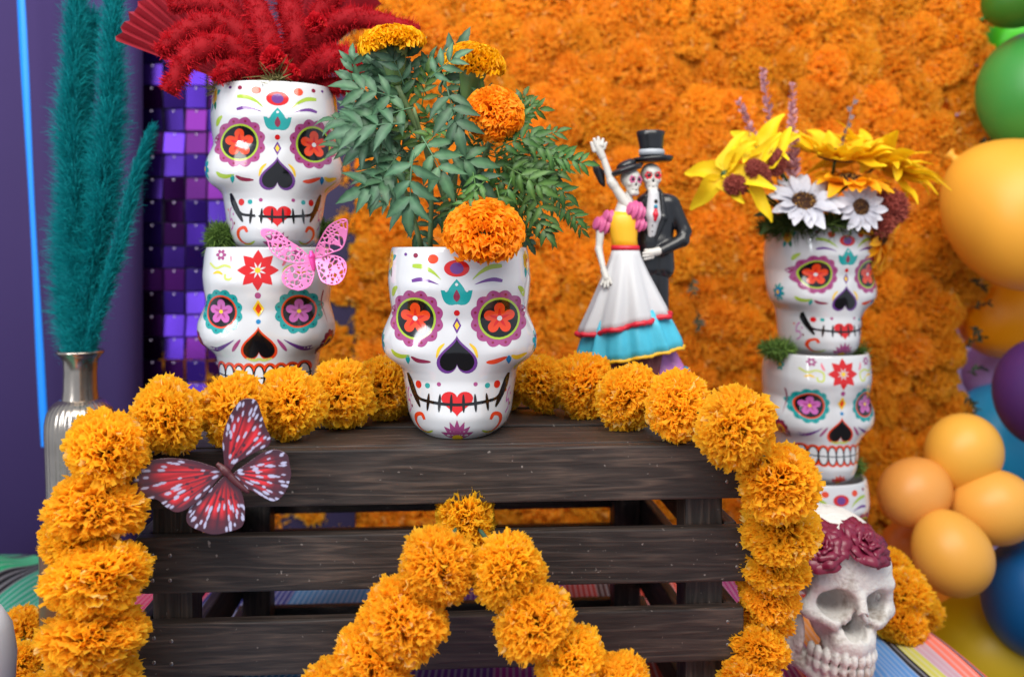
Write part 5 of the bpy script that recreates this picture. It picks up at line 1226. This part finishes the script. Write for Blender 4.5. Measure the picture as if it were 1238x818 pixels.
def wing_print(P2, poly, root, seed):
    r = np.random.default_rng(seed); root = np.array(root); v = P2-root; ang = np.arctan2(v[:, 1], v[:, 0]); rad = np.linalg.norm(v, axis=1); de = dist_edge(P2, poly)
    R = rad/(rad+de*1.0+1e-6); col = np.tile(C_RED, (len(P2), 1)); L = rad.max()
    col *= (0.85+.3*np.sin(ang*37+rad*.02))[:, None]**1; col[:, 3] = 1
    def mixin(m, c): col[:] = col*(1-m[:, None])+c[None]*m[:, None]
    sm = lambda x, a, b: np.clip((x-a)/(b-a), 0, 1)
    mixin(sm(-de, -34, -14)*.95, C_DK)                                    # dark border
    mixin(sm(rad, L*.62, L*.78)*.9, C_DK)
    a0, a1 = ang.min(), ang.max()
    if a1-a0 > 5: ang = np.where(ang < 0, ang+2*PI, ang); a0, a1 = ang.min(), ang.max()
    for i in range(8):
        av = a0+(a1-a0)*(i+.5)/8; mixin((1-sm(np.abs(ang-av)*rad, 2.0, 5.0))*sm(rad, 25, 60)*.85, C_DK)
    for k in range(44):                                                   # pale dashes between the veins, dark spots inside
        i = r.integers(0, len(P2)); c = P2[i]; 
        rr = rad[i]; t = np.array([math.cos(ang[i]), math.sin(ang[i])]); n = np.array([-t[1], t[0]]); w = P2-c
        outer = rr > L*.45 or de[i] < 26
        la, lb = (r.uniform(7, 17), r.uniform(3, 5.5)) if outer else (r.uniform(5, 9), r.uniform(4, 6))
        mm = 1-sm(np.sqrt((w@t/la)**2+(w@n/lb)**2), .8, 1.15); mixin(mm*.95, C_WH if outer else C_DK)
    return np.clip(col, 0, 1)
m_print = vcol_mat('printed_butterfly_card', .35, .15)
def butterfly(name, label, wings, body, sc, toM, printed=True, m=None, m_body=None, thick=.0005):
    root = thing(name, label, 'butterfly'); root.matrix_world = toM
    bx, by_ = body[0]
    for k, (poly, fold) in enumerate(wings):
        poly = dens(poly); 
        if printed:
            P2, ff = tri_fill(poly, 3.2); col = wing_print(P2, poly, (bx, by_), 500+k)
        else:
            P2, ff = tri_fill(poly, 3.0); de = dist_edge(P2, poly); r = np.random.default_rng(600+k); v = P2-np.array([bx, by_]); rad = np.linalg.norm(v, axis=1)
            # filigree: keep the rim, the veins and cell walls, drop the cells
            cells = P2[r.choice(len(P2), 46, replace=False)]; w2 = np.where((rad < 60), 0.0, 1.0)
            dd = np.linalg.norm(P2[:, None]-cells[None], axis=2); dd.sort(axis=1); wall = (dd[:, 1]-dd[:, 0])
            ang = np.arctan2(v[:, 1], v[:, 0]); vein = np.abs(np.sin(ang*9))*rad
            solid = (de < 6) | (wall < 5) | (vein < 4) | (rad < 34)
            ff = [f for f in ff if sum(solid[i] for i in f) >= 2]; col = None
        x = (P2[:, 0]-bx)*sc; z = -(P2[:, 1]-by_)*sc
        r_ = np.sqrt(x*x+z*z); y = -fold*r_-.9*(fold*r_)*(r_/.05)*.2
        V = np.stack([x, y, z], -1)
        ff2 = []
        for f in ff:
            a, b, c = V[f[0]], V[f[1]], V[f[2]]
            ff2.append(f if np.cross(b-a, c-a)[1] < 0 else f[::-1])
        me = mesh('wing', V, ff2, prt=col); o = link('wing', me, m_print if printed else m, root)
        s = o.modifiers.new('thick', 'SOLIDIFY'); s.thickness = thick; s.offset = 0
    pts = [Vector(((a-bx)*sc, -.0012, -(b-by_)*sc)) for a, b in body[1]]; pp = spline(pts, 22)
    V, Fc = tube_mesh([Vector(p) for p in pp], [.0024*math.sin(PI*min(1, .12+.8*i/21))**.6*(1.25 if 4 < i < 9 else 1) for i in range(22)], 12); link('body', mesh('body', V, Fc), m_body, root)
    return root
LU = [(410, 452), (330, 425), (250, 413), (180, 418), (140, 435), (125, 470), (105, 510), (100, 540), (140, 558), (200, 565), (235, 595), (270, 615), (310, 605), (370, 560), (420, 500), (440, 475)]
LL = [(452, 478), (400, 530), (330, 590), (308, 630), (315, 665), (360, 690), (410, 705), (470, 695), (510, 680), (522, 650), (520, 590), (505, 540), (475, 510)]
RU = [(445, 450), (440, 360), (450, 300), (480, 235), (510, 200), (540, 192), (570, 205), (585, 250), (600, 300), (620, 345), (610, 375), (580, 390), (540, 410), (490, 440), (465, 470)]
RL = [(472, 482), (530, 440), (590, 400), (640, 390), (680, 410), (690, 450), (695, 490), (680, 540), (660, 570), (630, 585), (590, 570), (550, 545), (510, 530)]
DBf = .642
butterfly('red_butterfly', 'red butterfly with black and white spotted wings on the crate front', [(LL, .02), (RL, .04), (LU, .06), (RU, .10)], ((450, 470), [(418, 438), (440, 458), (470, 490), (500, 520), (538, 552)]), S(1/3.146, DBf),
          Matrix.Translation(P(130+450/3.146, 420+470/3.146, DBf)) @ Matrix.Rotation(.10, 4, 'Z') @ Matrix.Rotation(-.04, 4, 'X'), True, None, mat('butterfly_body_paint', (70, 24, 32), .45, var=.2, vscale=300), .0006)
pLU = [(545, 195), (500, 150), (440, 110), (400, 75), (350, 60), (322, 65), (320, 90), (345, 115), (360, 160), (400, 195), (460, 215), (530, 215)]
pLL = [(538, 212), (470, 220), (425, 245), (410, 280), (425, 315), (470, 337), (510, 335), (545, 310), (560, 260), (556, 222)]
pRU = [(556, 195), (570, 150), (600, 100), (640, 50), (690, 25), (720, 20), (735, 35), (725, 100), (700, 150), (650, 170), (600, 188)]
pRL = [(562, 202), (620, 180), (680, 185), (715, 215), (715, 260), (690, 300), (650, 312), (600, 295), (578, 250)]
DPk = .795
m_pkf = mat('pink_metallic_filigree', (236, 128, 188), .32, .25, objvar=.06)
butterfly('pink_butterfly', 'pink cut-out filigree butterfly on the left skull pot', [(pLL, .02), (pRL, .30), (pLU, .05), (pRU, .38)], ((550, 195), [(545, 160), (548, 185), (552, 215), (560, 250)]), S(1/3.72, DPk),
          Matrix.Translation(P(230+550/3.72, 260+195/3.72, DPk)) @ Matrix.Rotation(-.05, 4, 'Z'), False, m_pkf, mat('pink_butterfly_body', (230, 70, 160), .35, .3), .0005)
